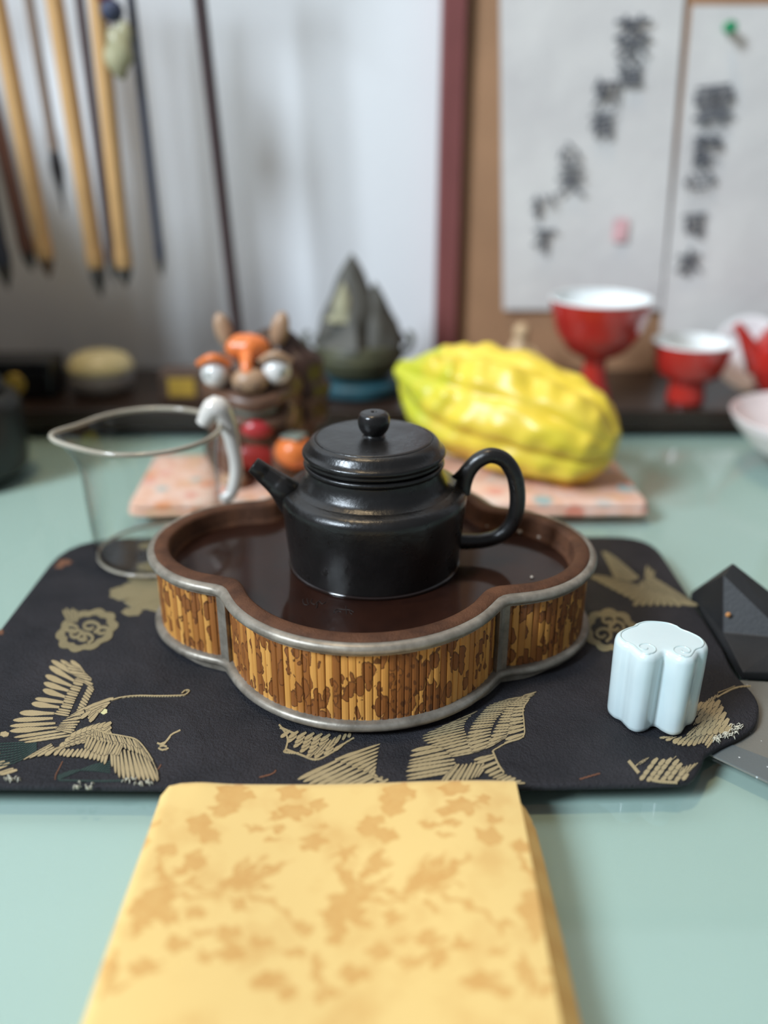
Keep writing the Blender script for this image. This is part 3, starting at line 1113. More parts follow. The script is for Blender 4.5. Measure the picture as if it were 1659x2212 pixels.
# pewter posts at the necks
for sx in (-1, 1):
    for sy in (-1, 1):
        (nx, ny), _, _ = lobes(0.0012)
        nrm = Vector((0.60, -0.80))
        x, y = nx * sx, -ny * -1 * (1 if sy < 0 else -1)
        bisec = Vector((sx * 0.55, sy * 0.83)).normalized()
        parts = []
        # two leaves of the post, one along each lobe
        (px_, py_) = (sx * nx, sy * abs(ny))
        t1 = Vector((-(sy * abs(ny) + (FA if sy < 0 else -FA)), px_)).normalized()
        if t1.x * sx > 0:
            t1 = -t1
        v2 = Vector((px_ - sx * SB, py_))
        t2 = Vector((-v2.y, v2.x)).normalized()
        if t2.x * sx < 0:
            t2 = -t2
        N0 = Vector((px_, py_))
        ring_ = [N0 + t1 * 0.0030, N0 + bisec * 0.0004 + t1 * 0.0008, N0 + bisec * 0.0004 + t2 * 0.0008, N0 + t2 * 0.0030, N0 + t2 * 0.0030 - bisec * 0.0030, N0 - bisec * 0.0034, N0 + t1 * 0.0030 - bisec * 0.0030]
        V, F = prism_rings([[(p.x, p.y, z) for p in ring_] for z in (0.0053, 0.0343)])
        bevel(mesh_obj('corner_post', V, F, M['pewter'], tray, False), 0.0003, 2)

def bamboo():
    g = N('spotted_bamboo')
    oi = g.n('ShaderNodeObjectInfo')
    tc = g.n('ShaderNodeTexCoord')
    tc.object = tray
    sep = g.n('ShaderNodeVectorMath', operation='ADD')
    rv = g.n('ShaderNodeCombineXYZ')
    g.l(g.math('MULTIPLY', oi.outputs['Random'], 0.006), rv.inputs[2])
    g.l(g.math('MULTIPLY', oi.outputs['Random'], 0.004), rv.inputs[0])
    g.l(tc.outputs['Object'], sep.inputs[0])
    g.l(rv.outputs[0], sep.inputs[1])
    vec = sep.outputs[0]
    def mapped(s):
        mp = g.n('ShaderNodeMapping')
        mp.inputs['Scale'].default_value = s
        g.l(vec, mp.inputs['Vector'])
        return mp.outputs[0]
    # warp
    nz = g.n('ShaderNodeTexNoise')
    nz.inputs['Scale'].default_value = 260
    nz.inputs['Detail'].default_value = 2
    g.l(vec, nz.inputs['Vector'])
    wv = g.n('ShaderNodeVectorMath', operation='MULTIPLY_ADD')
    wv.inputs[1].default_value = (0.003, 0.003, 0.003)
    g.l(nz.outputs['Color'], wv.inputs[0])
    g.l(vec, wv.inputs[2])
    def vor(s, scale):
        mp = g.n('ShaderNodeMapping')
        mp.inputs['Scale'].default_value = s
        g.l(wv.outputs[0], mp.inputs['Vector'])
        vo = g.n('ShaderNodeTexVoronoi')
        vo.inputs['Scale'].default_value = scale
        g.l(mp.outputs[0], vo.inputs['Vector'])
        return vo
    v1 = vor((1, 1, 0.46), 250)
    v2 = vor((1, 1, 0.55), 430)
    big = g.noise(mapped((1, 1, 0.55)), 75, 2, 0.5)
    # spot size varies with patches
    d1 = g.math('SUBTRACT', v1.outputs['Distance'], g.math('MULTIPLY', g.math('SUBTRACT', big, 0.5), 0.95))
    d2 = g.math('ADD', v2.outputs['Distance'], g.math('MULTIPLY', g.math('SUBTRACT', 0.62, big), 1.1))
    spot1 = g.ramp(d1, [(0.45, (1, 1, 1, 1)), (0.475, (0, 0, 0, 1))])
    ring1 = g.ramp(d1, [(0.37, (0, 0, 0, 1)), (0.44, (1, 1, 1, 1)), (0.47, (1, 1, 1, 1)), (0.485, (0, 0, 0, 1))])
    spot2 = g.ramp(d2, [(0.20, (1, 1, 1, 1)), (0.24, (0, 0, 0, 1))])
    fib = g.noise(mapped((1, 1, 0.03)), 1500, 3, 0.6)
    tone = g.ramp(oi.outputs['Random'], [(0.0, lin(196, 136, 62)), (0.25, lin(220, 162, 84)), (0.5, lin(204, 144, 70)), (0.62, lin(178, 118, 56)), (0.75, lin(150, 92, 42)), (1.0, lin(134, 80, 36))])
    base = g.mix(g.math('MULTIPLY', fib, 0.35), tone, lin(150, 98, 44))
    brown = g.mix(fib, lin(118, 68, 30), lin(146, 90, 42))
    c = g.mix(spot1, base, brown)
    c = g.mix(spot2, c, lin(92, 52, 26))
    c = g.mix(g.math('MULTIPLY', ring1, 0.75), c, lin(76, 42, 20))
    g.col(c)
    g.set(Roughness=0.42)
    g.bump(fib, 0.12, 0.0002)
    return g.m
M['bamboo'] = bamboo()
SZ0, SZ1 = 0.0052, 0.0340
def strip_mesh(w):
    prof = [(-w / 2, 0.0016), (-w / 2, 0.0002), (-w * 0.36, -0.00008), (0, -0.0002), (w * 0.36, -0.00008), (w / 2, 0.0002), (w / 2, 0.0016)]
    rings = [[(x, y, z) for x, y in prof] for z in (0, SZ1 - SZ0)]
    V, F = prism_rings(rings)
    me = bpy.data.meshes.new('bamboo_strip')
    me.from_pydata(V, [], F)
    me.update()
    me.materials.append(M['bamboo'])
    return me
INS = 0.0031
(nx, ny), r1, r2 = lobes(INS)
th = math.atan2(nx, -(ny + FA)) - 0.047
ph = math.atan2(-ny, nx - SB) - 0.068
nF = int(round(2 * th * r1 / 0.00285))
nS = int(round(2 * ph * r2 / 0.00285))
mF = strip_mesh(2 * th * r1 / nF * 0.945)
mS = strip_mesh(2 * ph * r2 / nS * 0.955)
rnd = random.Random(11)
for sgn in (1, -1):
    for k in range(nF):
        a = -th + 2 * th * (k + 0.5) / nF
        o = bpy.data.objects.new('bamboo_strip', mF)
        COL.objects.link(o)
        o.parent = tray
        rr = r1 + rnd.uniform(-0.0001, 0.0001)
        o.location = (rr * math.sin(a) * sgn, (-FA - rr * math.cos(a)) * sgn, SZ0)
        o.rotation_euler = (rnd.uniform(-.004, .004), rnd.uniform(-.006, .006), a + (0 if sgn > 0 else math.pi))
    for k in range(nS):
        a = -ph + 2 * ph * (k + 0.5) / nS
        o = bpy.data.objects.new('bamboo_strip', mS)
        COL.objects.link(o)
        o.parent = tray
        rr = r2 + rnd.uniform(-0.0001, 0.0001)
        o.location = ((SB + rr * math.cos(a)) * sgn, rr * math.sin(a) * sgn, SZ0)
        o.rotation_euler = (rnd.uniform(-.004, .004), rnd.uniform(-.006, .006), a + math.pi / 2 + (0 if sgn > 0 else math.pi))

# faint characters incised in the well floor, seen through the water
FZ = TZ + WF
def to_tray(p):
    q = Matrix.Rotation(-TYAW, 3, 'Z') @ (Vector(p) - Vector((TCX, TCY, TZ)))
    return q
eng = []
def Z7(pts):
    return [(560 + x / 3.0722, 1180 + y / 3.0722) for x, y in pts]
for s in ([(292, 352), (290, 372), (300, 388), (322, 392)], [(318, 350), (322, 372), (330, 388)], [(350, 352), (345, 375), (372, 388), (400, 360)], [(380, 372), (385, 395), (378, 412)], [(398, 366), (420, 385), (440, 372)],
          [(495, 445), (500, 428), (525, 418), (560, 422)], [(515, 440), (530, 432), (545, 440)], [(575, 400), (578, 430), (580, 450)], [(560, 422), (600, 425), (628, 440)], [(600, 420), (605, 445), (618, 452)]):
    P = [to_tray(at(x, y, FZ)) + Vector((0, 0, 0.0001)) for x, y in Z7(s)]
    eng.append(tube_data(spline([tuple(p) for p in P], 5), 0.00022, 5))
V, F = merge(*eng)
mesh_obj('incised_writing', V, F, plain('incision', (24, 12, 9), 0.6, 0.1), tray)

# thin pool of water in the well
wo = outline(0.0099, 7)
rw = Matrix.Rotation(TYAW, 3, 'Z')
V, F = prism_rings([[(p.x, p.y, z) for p in wo] for z in (0.0001, 0.0008)])
wat = mesh_obj('water', V, F, glassy('clear_water', (0.93, 0.9, 0.88, 1), ior=1.36, rough=0.015), None, False)
wat.location = (TCX, TCY, FZ)
wat.rotation_euler = (0, 0, TYAW)
wl = Matrix.Rotation(-TYAW, 3, 'Z') @ Vector((-0.0041 - TCX, 0.3398 - TCY, 0.0009))
V, F = tube_data([(wl.x + 0.0360 * math.cos(2 * math.pi * k / 90), wl.y + 0.0360 * math.sin(2 * math.pi * k / 90), wl.z) for k in range(91)], 0.0008, 8)
mesh_obj('meniscus', V, F, plain('wet_edge', (26, 15, 12), 0.05, 0.05, coat=1.0), wat)
tag(wat, 'thin pool of clear water lying in the brown well of the tray', 'water')
M['drop'] = plain('water_drop', (150, 140, 128), 0.04, 0.02, coat=1.0)
for k, (px, py, r, lab) in enumerate(((1053, 1137, .0011, 'tiny drop on the tray well, leftmost of three seen through the teapot handle'), (1123, 1150, .0012, 'tiny bright drop on the tray well just right of the teapot handle'), (1165, 1161, .001, 'tiny drop on the tray well, rightmost of the three by the far rim'), (1149, 1247, .0008, 'tiny drop on the tray well, right of the teapot foot'))):
    p = at(px, py, FZ + 0.001)
    o = ball('water_drop', (0, 0, 0), (r, r, r * 0.75), M['drop'], None, 12, 8)
    o.location = (p.x, p.y, FZ + 0.0008 + r * 0.45)
    tag(o, lab, 'drop', 'drops in the tray well')

# ================================================================== black teapot
PX, PYY, PZ = -0.0041, 0.3398, FZ + 0.0002
def zisha():
    g = N('black_clay')
    v = g.coord()
    f = g.noise(v, 55, 5, 0.6)
    g.col(g.ramp(f, [(0.3, lin(17, 16, 16)), (0.7, lin(27, 25, 24))]))
    g.set(Roughness=0.33)
    g.b.inputs['Specular IOR Level'].default_value = 0.55
    g.l(g.ramp(g.noise(v, 130, 4), [(0.3, (0.25,) * 3 + (1,)), (0.7, (0.36,) * 3 + (1,))]), g.b.inputs['Roughness'])
    h = g.math('ADD', g.noise(v, 420, 4, 0.6), g.math('MULTIPLY', g.noise(v, 120, 2), 1.2))
    g.bump(h, 0.24, 0.0006)
    return g.m
M['clay'] = zisha()
pot = thing('teapot', 'small black clay teapot with drum body, standing in the bamboo tray', 'teapot', (PX, PYY, PZ))
lathe('body', [(0, 0), (0.0345, 0, .0008), (0.0362, 0.0012, .001), (0.0386, 0.0300, 0.004), (0.0383, 0.0322, 0.0012), (0.0366, 0.0341, 0.0015), (0.0338, 0.0351, 0.001), (0.0330, 0.0353, 0.001), (0.0305, 0.0368, 0.003),
               (0.0286, 0.0405, 0.003), (0.0281, 0.0436, .001), (0.0287, 0.0443, .0006), (0.0291, 0.0451, .0006), (0.0287, 0.0460, .0005), (0.0276, 0.0462), (0.0262, 0.0462), (0.0258, 0.0400), (0, 0.0398)],
      M['clay'], pot, 128, fseg=5, sharp=70)
lid = lathe('lid', [(0, 0.0466), (0.0276, 0.0466), (0.0284, 0.0468, .0005), (0.0288, 0.0476, .0006), (0.0286, 0.0483, .0003), (0.0289, 0.0487, .0004), (0.0295, 0.0497, .0007), (0.0293, 0.0507, .0006), (0.0284, 0.0514, .0008), (0.0276, 0.0522, .0012), (0.0262, 0.0546, 0.002), (0.0243, 0.0556, 0.0008), (0.0240, 0.0551, .0002), (0.0236, 0.0557, .0004), (0.0228, 0.0559, .001), (0, 0.0561)],
      M['clay'], pot, 128, fseg=4, sharp=70)
lathe('knob', [(0, 0.0558), (0.0052, 0.0559), (0.0044, 0.0564, .0005), (0.0040, 0.0570, .0006), (0.0050, 0.0577, .001), (0.0063, 0.0600, .0020), (0.0066, 0.0628, .0020), (0.0060, 0.0652, .0012), (0.0048, 0.0661, .001), (0.0014, 0.0664, .0003), (0.0009, 0.0660), (0.0009, 0.0640), (0, 0.0640)],
      M['clay'], lid, 48, fseg=5, sharp=75)
def PT(px, py, y=PYY):
    return aty(px, py, y) - Vector((PX, PYY, PZ))
sy_ = PYY - 0.004
def spout():
    c = [PT(547, 1004, sy_ - .001), PT(558, 1012, sy_ - .001), PT(572, 1024, sy_), PT(594, 1041, sy_), PT(614, 1058, sy_), PT(640, 1082, PYY), PT(672, 1104, PYY)]
    r = [0.0034, 0.0037, 0.0042, 0.0049, 0.0060, 0.0080, 0.0102]
    s = spline([tuple(p) + (q,) for p, q in zip(c, r)], 8)
    P = [Vector(v[:3]) for v in s]
    R = [v[3] for v in s]
    # hollow mouth: go in first
    d = (P[1] - P[0]).normalized()
    P = [P[0] + d * 0.006, P[0] + d * 0.0006, P[0] - d * 0.0001, P[0]] + P[1:]
    R = [R[0] * 0.5, R[0] * 0.62, R[0] * 0.86, R[0]] + R[1:]
    V, F = tube_data(P, R, 28, True)
    # flatten profile: fixed frames need consistent direction, so rebuild the first rings by translation
    base = [Vector(v) for v in V[3 * 28:4 * 28]]
    for i in range(3):
        for k in range(28):
            V[i * 28 + k] = P[i] + (base[k] - P[3]) * (R[i] / R[3])
    return mesh_obj('spout', V, F, M['clay'], pot, True, 75)
spout()
hp = [(998, 1064), (1003, 1040), (1014, 1015), (1034, 994), (1062, 984), (1092, 996), (1112, 1030), (1118, 1078), (1110, 1122), (1086, 1153), (1050, 1167), (1010, 1170), (980, 1168)]
hr = [.0036, .0034, .0033, .0033, .0033, .0033, .0034, .0034, .0033, .0032, .0032, .0034, .0036]
tube('handle', [PT(x, y) for x, y in hp], hr, M['clay'], pot, 22, 8)
tube('handle_tail', [PT(1014, 1012), PT(1000, 1024), PT(985, 1029), PT(976, 1028)], [.0031, .0027, .0015, .0003], M['clay'], pot, 16, 6)

# ================================================================== celadon lid rest
CX, CY = 0.0998, 0.2712
cel = thing('lid_rest', 'pale celadon porcelain lid rest of cloud shape, standing right of the tray', 'lid rest', (CX, CY, MAT_T), math.radians(-8))
def celadon():
    g = N('pale_celadon')
    g.col(g.ramp(g.noise(g.coord(), 60, 3), [(0.3, lin(199, 215, 217)), (0.7, lin(205, 220, 221))]))
    g.set(Roughness=0.22)
    g.b.inputs['Subsurface Weight'].default_value = 0.10
    g.b.inputs['Subsurface Radius'].default_value = (0.002, 0.003, 0.003)
    g.b.inputs['Coat Weight'].default_value = 0.5
    g.b.inputs['Coat Roughness'].default_value = 0.06
    return g.m
M['celadon'] = celadon()
half = [(0, -9.0), (2.0, -11.0), (4.2, -12.7), (6.8, -13.2), (9.4, -11.9), (11.0, -9.3), (12.2, -7.0), (14.6, -5.2), (16.3, -1.4), (15.4, 3.2), (12.2, 6.8), (9.4, 8.8), (8.0, 10.8), (4.6, 12.9), (0, 13.5)]
half = [(x * 0.001, y * 0.001) for x, y in half]
full = half + [(-x, y) for x, y in reversed(half[1:-1])]
co = [Vector(p) for p in spline(full, 6, True)]
def cin(P, d):
    return ins(P, d)
CHT = 0.0335
crings = []
for d, z in ((0.0030, 0.0), (0.0016, 0.0003), (0.0006, 0.0012), (0.0003, 0.0028), (0.0002, 0.012), (0.0, 0.024), (0.0, CHT - 0.0024), (0.0003, CHT - 0.0012), (0.0009, CHT - 0.0004), (0.0017, CHT - 0.00005), (0.0022, CHT)):
    crings.append([(p.x, p.y, z) for p in cin(co, d)])
inner = cin(co, 0.0022)
for f, z in ((0.8, CHT + 0.0001), (0.4, CHT + 0.0001)):
    crings.append([(p.x * f, p.y * f, z) for p in inner])
V, F = prism_rings(crings)
mesh_obj('lid_rest_body', V, F, M['celadon'], cel, True, 60)
M['cel_line'] = plain('celadon_line', (188, 206, 206), 0.25, 0.03, coat=0.5)
ln = cin(co, 0.0019)
lines = []
path = [Vector((p.x, p.y, CHT - 0.00005)) for p in ln]
nn_ = len(path)
# outline runs round the back and ends in two spirals at the front lobes
i0, i1 = 14, nn_ - 14
main = [path[i] for i in range(i0, i1 + 1)]
def spiral(cx, sgn):
    pts = []
    for t in range(0, 26):
        a = math.radians(-90 + 6 + sgn * t * 18) if sgn > 0 else math.radians(-90 - 6 - t * 18)
        r = 0.0046 * (1 - t / 30.0)
        pts.append(Vector((cx + r * math.cos(a) * 0.95, -0.0072 + r * math.sin(a) * 0.9, CHT + 0.00002)))
    return pts
sr = spiral(0.0068, -1)
sr = [Vector((p.x, p.y, p.z)) for p in sr]
sl = [Vector((-p.x, p.y, p.z)) for p in sr]
def mirror_spiral(cx, sg):
    # from the outer line at the lobe front, curl inward
    pts = []
    for t in range(24):
        a = math.radians(-95 + sg * 0 ) + (-sg) * math.radians(t * 19)
        r = 0.0043 * (1 - t / 28.0)
        pts.append(Vector((cx + r * math.cos(a), -0.0073 + 0.92 * r * math.sin(a), CHT + 0.00006)))
    return pts
lines.append(tube_data([Vector((p.x, p.y, CHT)) for p in main], 0.0003, 6))
for sg in (1, -1):
    lines.append(tube_data(mirror_spiral(0.0066 * sg, sg), 0.0003, 6))
V, F = merge(*lines)
mesh_obj('incised_line', V, F, M['cel_line'], cel)

# ================================================================== folded yellow cloth
CZ = 0.0105
bl, br = at(352, 1683, CZ), at(1112, 1676, CZ)
flp, frp = at(160, 2230, CZ), at(1216, 2230, CZ)
ccx, ccy = (bl.x + br.x) / 2, (bl.y + flp.y) / 2
cloth = thing('folded_cloth', 'yellow cloth with tan floral print, folded flat in front of the mat', 'cloth', (ccx, ccy, 0))
# print: tan sprigs and blossoms, laid out on the survey sheet of the cloth (1.4426x, origin 150,1640)
def ZC(x, y):
    p = at(150 + x / 1.4426, 1640 + y / 1.4426, CZ)
    return np.array((p.x, p.y))
PER = ZC(1140, 390) - ZC(560, 380)
leafs, blobs, stems = [], [], []
for a, b, w in (((470, 430), (560, 300), 26), ((480, 420), (620, 290), 30), ((490, 415), (700, 305), 28), ((500, 410), (650, 350), 24), ((520, 415), (640, 395), 18), ((500, 440), (560, 480), 22), ((470, 420), (480, 370), 26),
                ((870, 400), (830, 320), 16), ((900, 380), (960, 320), 34), ((910, 420), (1010, 350), 18), ((930, 350), (1000, 300), 18), ((880, 440), (820, 440), 18),
                ((620, 215), (545, 205), 26), ((620, 210), (685, 205), 26), ((600, 240), (660, 250), 20), ((330, 400), (260, 330), 18), ((360, 330), (420, 280), 26), ((720, 540), (700, 500), 16), ((720, 530), (770, 510), 16), ((380, 560), (470, 540), 20), ((400, 650), (500, 600), 22), ((560, 700), (700, 660), 26), ((770, 700), (760, 610), 22), ((790, 730), (860, 700), 20)):
    leafs.append((ZC(*a), ZC(*b), w))
for x, y, rx, ry in ((510, 105, 60, 36), (470, 150, 30, 20), (690, 95, 50, 26), (700, 155, 55, 28), (770, 132, 28, 20), (760, 250, 44, 32), (790, 200, 26, 16), (860, 285, 36, 24), (940, 215, 36, 26), (990, 240, 26, 24), (1010, 150, 40, 26), (640, 170, 22, 14), (400, 195, 40, 26), (440, 240, 36, 26), (390, 330, 40, 30), (430, 190, 20, 16),
                     (880, 480, 48, 30), (840, 520, 36, 26), (920, 510, 30, 22), (830, 550, 24, 24), (400, 490, 36, 22), (270, 440, 60, 40), (220, 480, 40, 26), (500, 555, 44, 28), (510, 610, 44, 30), (600, 575, 40, 22), (340, 590, 44, 26), (700, 600, 36, 18), (240, 660, 55, 30), (620, 690, 60, 26), (680, 720, 36, 22), (420, 620, 26, 18)):
    c = ZC(x, y)
    ex = ZC(x + rx, y) - c
    ey = ZC(x, y + ry) - c
    blobs.append((c, abs(ex[0]), abs(ey[1])))
for s in (((300, 400), (380, 405), (470, 430)), ((560, 430), (630, 450), (700, 500), (730, 540)), ((845, 310), (860, 370), (910, 430), (890, 480)), ((910, 430), (980, 440), (1050, 440)), ((770, 600), (790, 680), (770, 740)), ((270, 340), (320, 390), (330, 440))):
    pts = spline([tuple(ZC(*q)) for q in s], 8)
    stems.append(np.array(pts))
nxc, nyc = 230, 260
us = np.linspace(0, 1, nxc + 1)
vs = np.linspace(0, 1, nyc + 1)
UU, VV = np.meshgrid(us, vs)
BL, BR, FL_, FR_ = [np.array((p.x, p.y)) for p in (bl, br, flp, frp)]
def quadp(U, Vv):
    return ((BL[None, None] * (1 - U[..., None]) + BR[None, None] * U[..., None]) * (1 - Vv[..., None]) + (FL_[None, None] * (1 - U[..., None]) + FR_[None, None] * U[..., None]) * Vv[..., None])
XY = quadp(UU, VV)
X, Y = XY[..., 0], XY[..., 1]
# wobble the print a little so that no edge is mechanical
wx = 0.0006 * np.sin(X * 900 + Y * 500) + 0.0005 * np.sin(Y * 1300 - X * 300)
wy = 0.0006 * np.sin(X * 700 - Y * 800) + 0.0004 * np.sin(X * 1500)
Xp, Yp = X + wx, Y + wy
mask = np.zeros_like(X)
def sm(d, e=0.00045):
    return np.clip(0.5 - d / (2 * e), 0, 1)
pxm = 1900 / 0.25
for k in (-2, -1, 0, 1, 2):
    ox, oy = PER[0] * k, 0.0
    for (a, b, w) in leafs:
        ax, ay, bx_, by_ = a[0] + ox, a[1], b[0] + ox, b[1]
        L = math.hypot(bx_ - ax, by_ - ay)
        tx, ty = (bx_ - ax) / L, (by_ - ay) / L
        s = (Xp - ax) * tx + (Yp - ay) * ty
        h = np.abs(-(Xp - ax) * ty + (Yp - ay) * tx)
        t = np.clip(s / L, 0, 1)
        ww = w / 1.4426 / pxm * 0.62 * np.sin(np.pi * t ** 0.8) * (1 + 0.25 * np.sin(t * 22))
        d = np.where((s < 0) | (s > L), 0.002, h - ww)
        mask = np.maximum(mask, sm(d) * (0.72 + 0.28 * (h > ww * 0.25)))
    for (c, rx, ry) in blobs:
        dx, dy = (Xp - c[0] - ox) / rx, (Yp - c[1]) / ry
        a = np.arctan2(dy, dx)
        rr = np.sqrt(dx * dx + dy * dy)
        lim = 0.92 + 0.16 * np.cos(5 * a + c[0] * 900)
        val = sm((rr - lim) * min(rx, ry)) * np.where(rr < lim * 0.72, 0.9, 1.0)
        mask = np.maximum(mask, val * 0.95)
    for P in stems:
        for (p, q_) in zip(P[:-1], P[1:]):
            ax, ay, bx_, by_ = p[0] + ox, p[1], q_[0] + ox, q_[1]
            L2 = (bx_ - ax) ** 2 + (by_ - ay) ** 2
            t = np.clip(((Xp - ax) * (bx_ - ax) + (Yp - ay) * (by_ - ay)) / L2, 0, 1)
            d = np.hypot(Xp - ax - t * (bx_ - ax), Yp - ay - t * (by_ - ay)) - 0.0008
            mask = np.maximum(mask, sm(d) * 0.85)
def cloth_mat():
    g = N('yellow_printed_cotton')
    at_ = g.n('ShaderNodeAttribute', attribute_name='print')
    v = g.coord()
    soft = g.noise(v, 190, 4, 0.65)
    f = g.math('MULTIPLY', at_.outputs['Fac'], g.math('ADD', 0.55, g.math('MULTIPLY', soft, 0.7)))
    patch = g.ramp(g.noise(v, 75, 3), [(0.50, (0, 0, 0, 1)), (0.72, (1, 1, 1, 1))])
    f = g.math('MAXIMUM', f, g.math('MULTIPLY', patch, 0.45))
    base = g.mix(g.noise(v, 40, 3), lin(222, 190, 122), lin(215, 182, 112))
    g.col(g.mix(f, base, lin(196, 147, 78)))
    g.set(Roughness=0.8)
    g.b.inputs['Sheen Weight'].default_value = 0.15
    wv = g.noise(v, 2200, 2)
    g.bump(wv, 0.2, 0.0003)
    return g.m
M['cotton'] = cloth_mat()
def grid_slab(name, X, Y, Zt, Zb, rnd_w, mat, parent, attr=None):
    ny_, nx_ = X.shape
    V = np.stack([X - ccx, Y - ccy, Zt], -1).reshape(-1, 3).tolist()
    K = len(V)
    V += np.stack([X - ccx, Y - ccy, Zb], -1).reshape(-1, 3).tolist()
    F = []
    for j in range(ny_ - 1):
        for i in range(nx_ - 1):
            a = j * nx_ + i
            F.append((a, a + 1, a + nx_ + 1, a + nx_))
            F.append((K + a, K + a + nx_, K + a + nx_ + 1, K + a + 1))
    for j in range(ny_ - 1):
        for i in (0, nx_ - 1):
            a = j * nx_ + i
            F.append((a, a + nx_, K + a + nx_, K + a))
    for i in range(nx_ - 1):
        for j in (0, ny_ - 1):
            a = j * nx_ + i
            F.append((a, a + 1, K + a + 1, K + a))
    o = mesh_obj(name, V, F, mat, parent, True, 80)
    if attr is not None:
        at_ = o.data.attributes.new('print', 'FLOAT', 'POINT')
        d = np.concatenate([attr.ravel(), attr.ravel() * 0 + 0.3]).astype(np.float32)
        at_.data.foreach_set('value', d)
    return o
def height(U, Vv, X, Y, top, thick, wl=0.0):
    """rounded left fold, rounded back fold, soft waves"""
    wave = 0.0007 * np.sin(X * 55 + Y * 30) + 0.0006 * np.sin(Y * 75 - X * 22)
    return top + wave
width = 0.1164
dl = UU * width                       # distance from the left fold
db = VV * abs(BL[1] - FL_[1])          # from the back fold
rr_ = 0.0042
def roundoff(d, r):
    t = np.clip(d / r, 0, 1)
    return np.sqrt(np.clip(1 - (1 - t) ** 2, 0, 1))
# top layers: rounded at left fold and back fold, thin at right edge
edge = np.minimum(roundoff(dl, rr_), roundoff(db, rr_))
back_wave = 0.0012 * np.exp(-((UU - 0.11) / 0.06) ** 2) * np.exp(-VV * 14) + 0.0004 * np.sin(UU * 9)
Zm = height(UU, VV, X, Y, CZ, 0.004) + back_wave
lo = 0.0050
Zt = lo + 0.0022 + (Zm - lo - 0.0022) * edge
Zb = lo + 0.0020 - 0.0018 * edge + 0 * Zt
# pull in the back-left corner so it is round
cr = 0.006
cxm = np.clip(1 - dl / cr, 0, 1) * np.clip(1 - db / cr, 0, 1)
X2 = X + cxm * 0.0018
Y2 = Y - cxm * 0.0018
grid_slab('top_fold', X2, Y2, Zt, Zb, 0, M['cotton'], cloth, mask)
# lower folds, sticking out to the right
def lower(name, shift_r, z0, z1, back_in, cut):
    nx3, ny3 = 60, 90
    U3, V3 = np.meshgrid(np.linspace(0, 1, nx3 + 1), np.linspace(0, 1, ny3 + 1))
    ext = np.interp(V3, [0, 0.05, 0.12, 0.3, 0.6, 0.85, 1], shift_r)
    P = quadp(U3, V3)
    x, y = P[..., 0].copy(), P[..., 1].copy()
    x += U3 * ext
    y -= back_in * (1 - V3) + cut * np.clip((U3 - 0.94) / 0.06, 0, 1) ** 2 * (1 - V3) ** 6
    x[:, :] += (1 - U3) * 0.0012
    d_r = (1 - U3) * width
    d_l = U3 * width
    d_b = V3 * 0.1
    e = np.minimum(np.minimum(roundoff(d_r, 0.003), roundoff(d_l, 0.003)), roundoff(d_b, 0.003))
    mid = (z0 + z1) / 2
    zt = mid + (z1 - mid) * e
    zb = mid - (mid - z0) * e
    m3 = np.zeros_like(x)
    m3[:] = 0.12 + 0.3 * np.sin(y * 420) * np.sin(x * 300)
    return grid_slab(name, x, y, zt, zb, 0, M['cotton'], cloth, m3)
lower('lower_fold', [0.0010, 0.0028, 0.0042, 0.0046, 0.0048, 0.0050, 0.0050], 0.0026, 0.0051, 0.0012, 0.003)
lower('lower_fold', [0.0020, 0.0038, 0.0054, 0.0060, 0.0066, 0.0068, 0.0070], 0.0002, 0.0025, 0.0018, 0.004)

# ================================================================== patterned cloth pad behind, with the fruit and figurine
pad_z = 0.0078
def pad():
    p = [at(272, 1112, 0.002), at(1408, 1110, 0.002), at(1325, 985, pad_z), at(335, 980, pad_z)]
    c = sum(p, Vector()) / 4
    c.z = 0
    t = thing('fabric_pad', 'flat folded pad of pink and orange patterned fabric behind the tray', 'pad', c)
    g = N('patterned_fabric')
    v = g.coord()
    f1 = g.noise(v, 45, 3, 0.6, 0.8)
    vo = g.n('ShaderNodeTexVoronoi')
    vo.inputs['Scale'].default_value = 62
    g.l(v, vo.inputs['Vector'])
    c1 = g.ramp(f1, [(0.25, lin(206, 168, 126)), (0.45, lin(214, 166, 142)), (0.6, lin(222, 188, 172)), (0.75, lin(198, 196, 180))])
    c2 = g.ramp(vo.outputs['Color'], [(0.2, lin(214, 150, 90)), (0.45, lin(204, 112, 90)), (0.6, lin(222, 196, 184)), (0.8, lin(120, 168, 172))])
    sel = g.ramp(vo.outputs['Distance'], [(0.30, (1, 1, 1, 1)), (0.46, (0, 0, 0, 1))])
    g.col(g.mix(g.math('MULTIPLY', sel, 0.8), c1, c2))
    g.set(Roughness=0.85)
    g.bump(g.noise(v, 900, 2), 0.3, 0.0005)
    for name, z0, z1, grow in (('lower_fold', 0.0001, 0.0038, 0.0), ('upper_fold', 0.0039, pad_z, -0.0012)):
        rings = []
        for d, z in ((0.0016, z0), (0.0003, z0 + 0.0008), (0, (z0 + z1) / 2), (0.0003, z1 - 0.0008), (0.0016, z1)):
            q_ = fillet([((v_.x), (v_.y)) for v_ in p], 0.008, 5, True)
            q_ = resample([(a.x, a.y) for a in q_], 0.004)
            area_ = sum(q_[i].x * q_[(i + 1) % len(q_)].y - q_[(i + 1) % len(q_)].x * q_[i].y for i in range(len(q_)))
            q_ = ins(q_, (d - grow) * (1 if area_ > 0 else -1))
            rings.append([(a.x - c.x, a.y - c.y, z + 0.0002 * math.sin(a.x * 200)) for a in q_])
        V, F = prism_rings(rings)
        mesh_obj(name, V, F, g.m, t, True, 70)
pad()

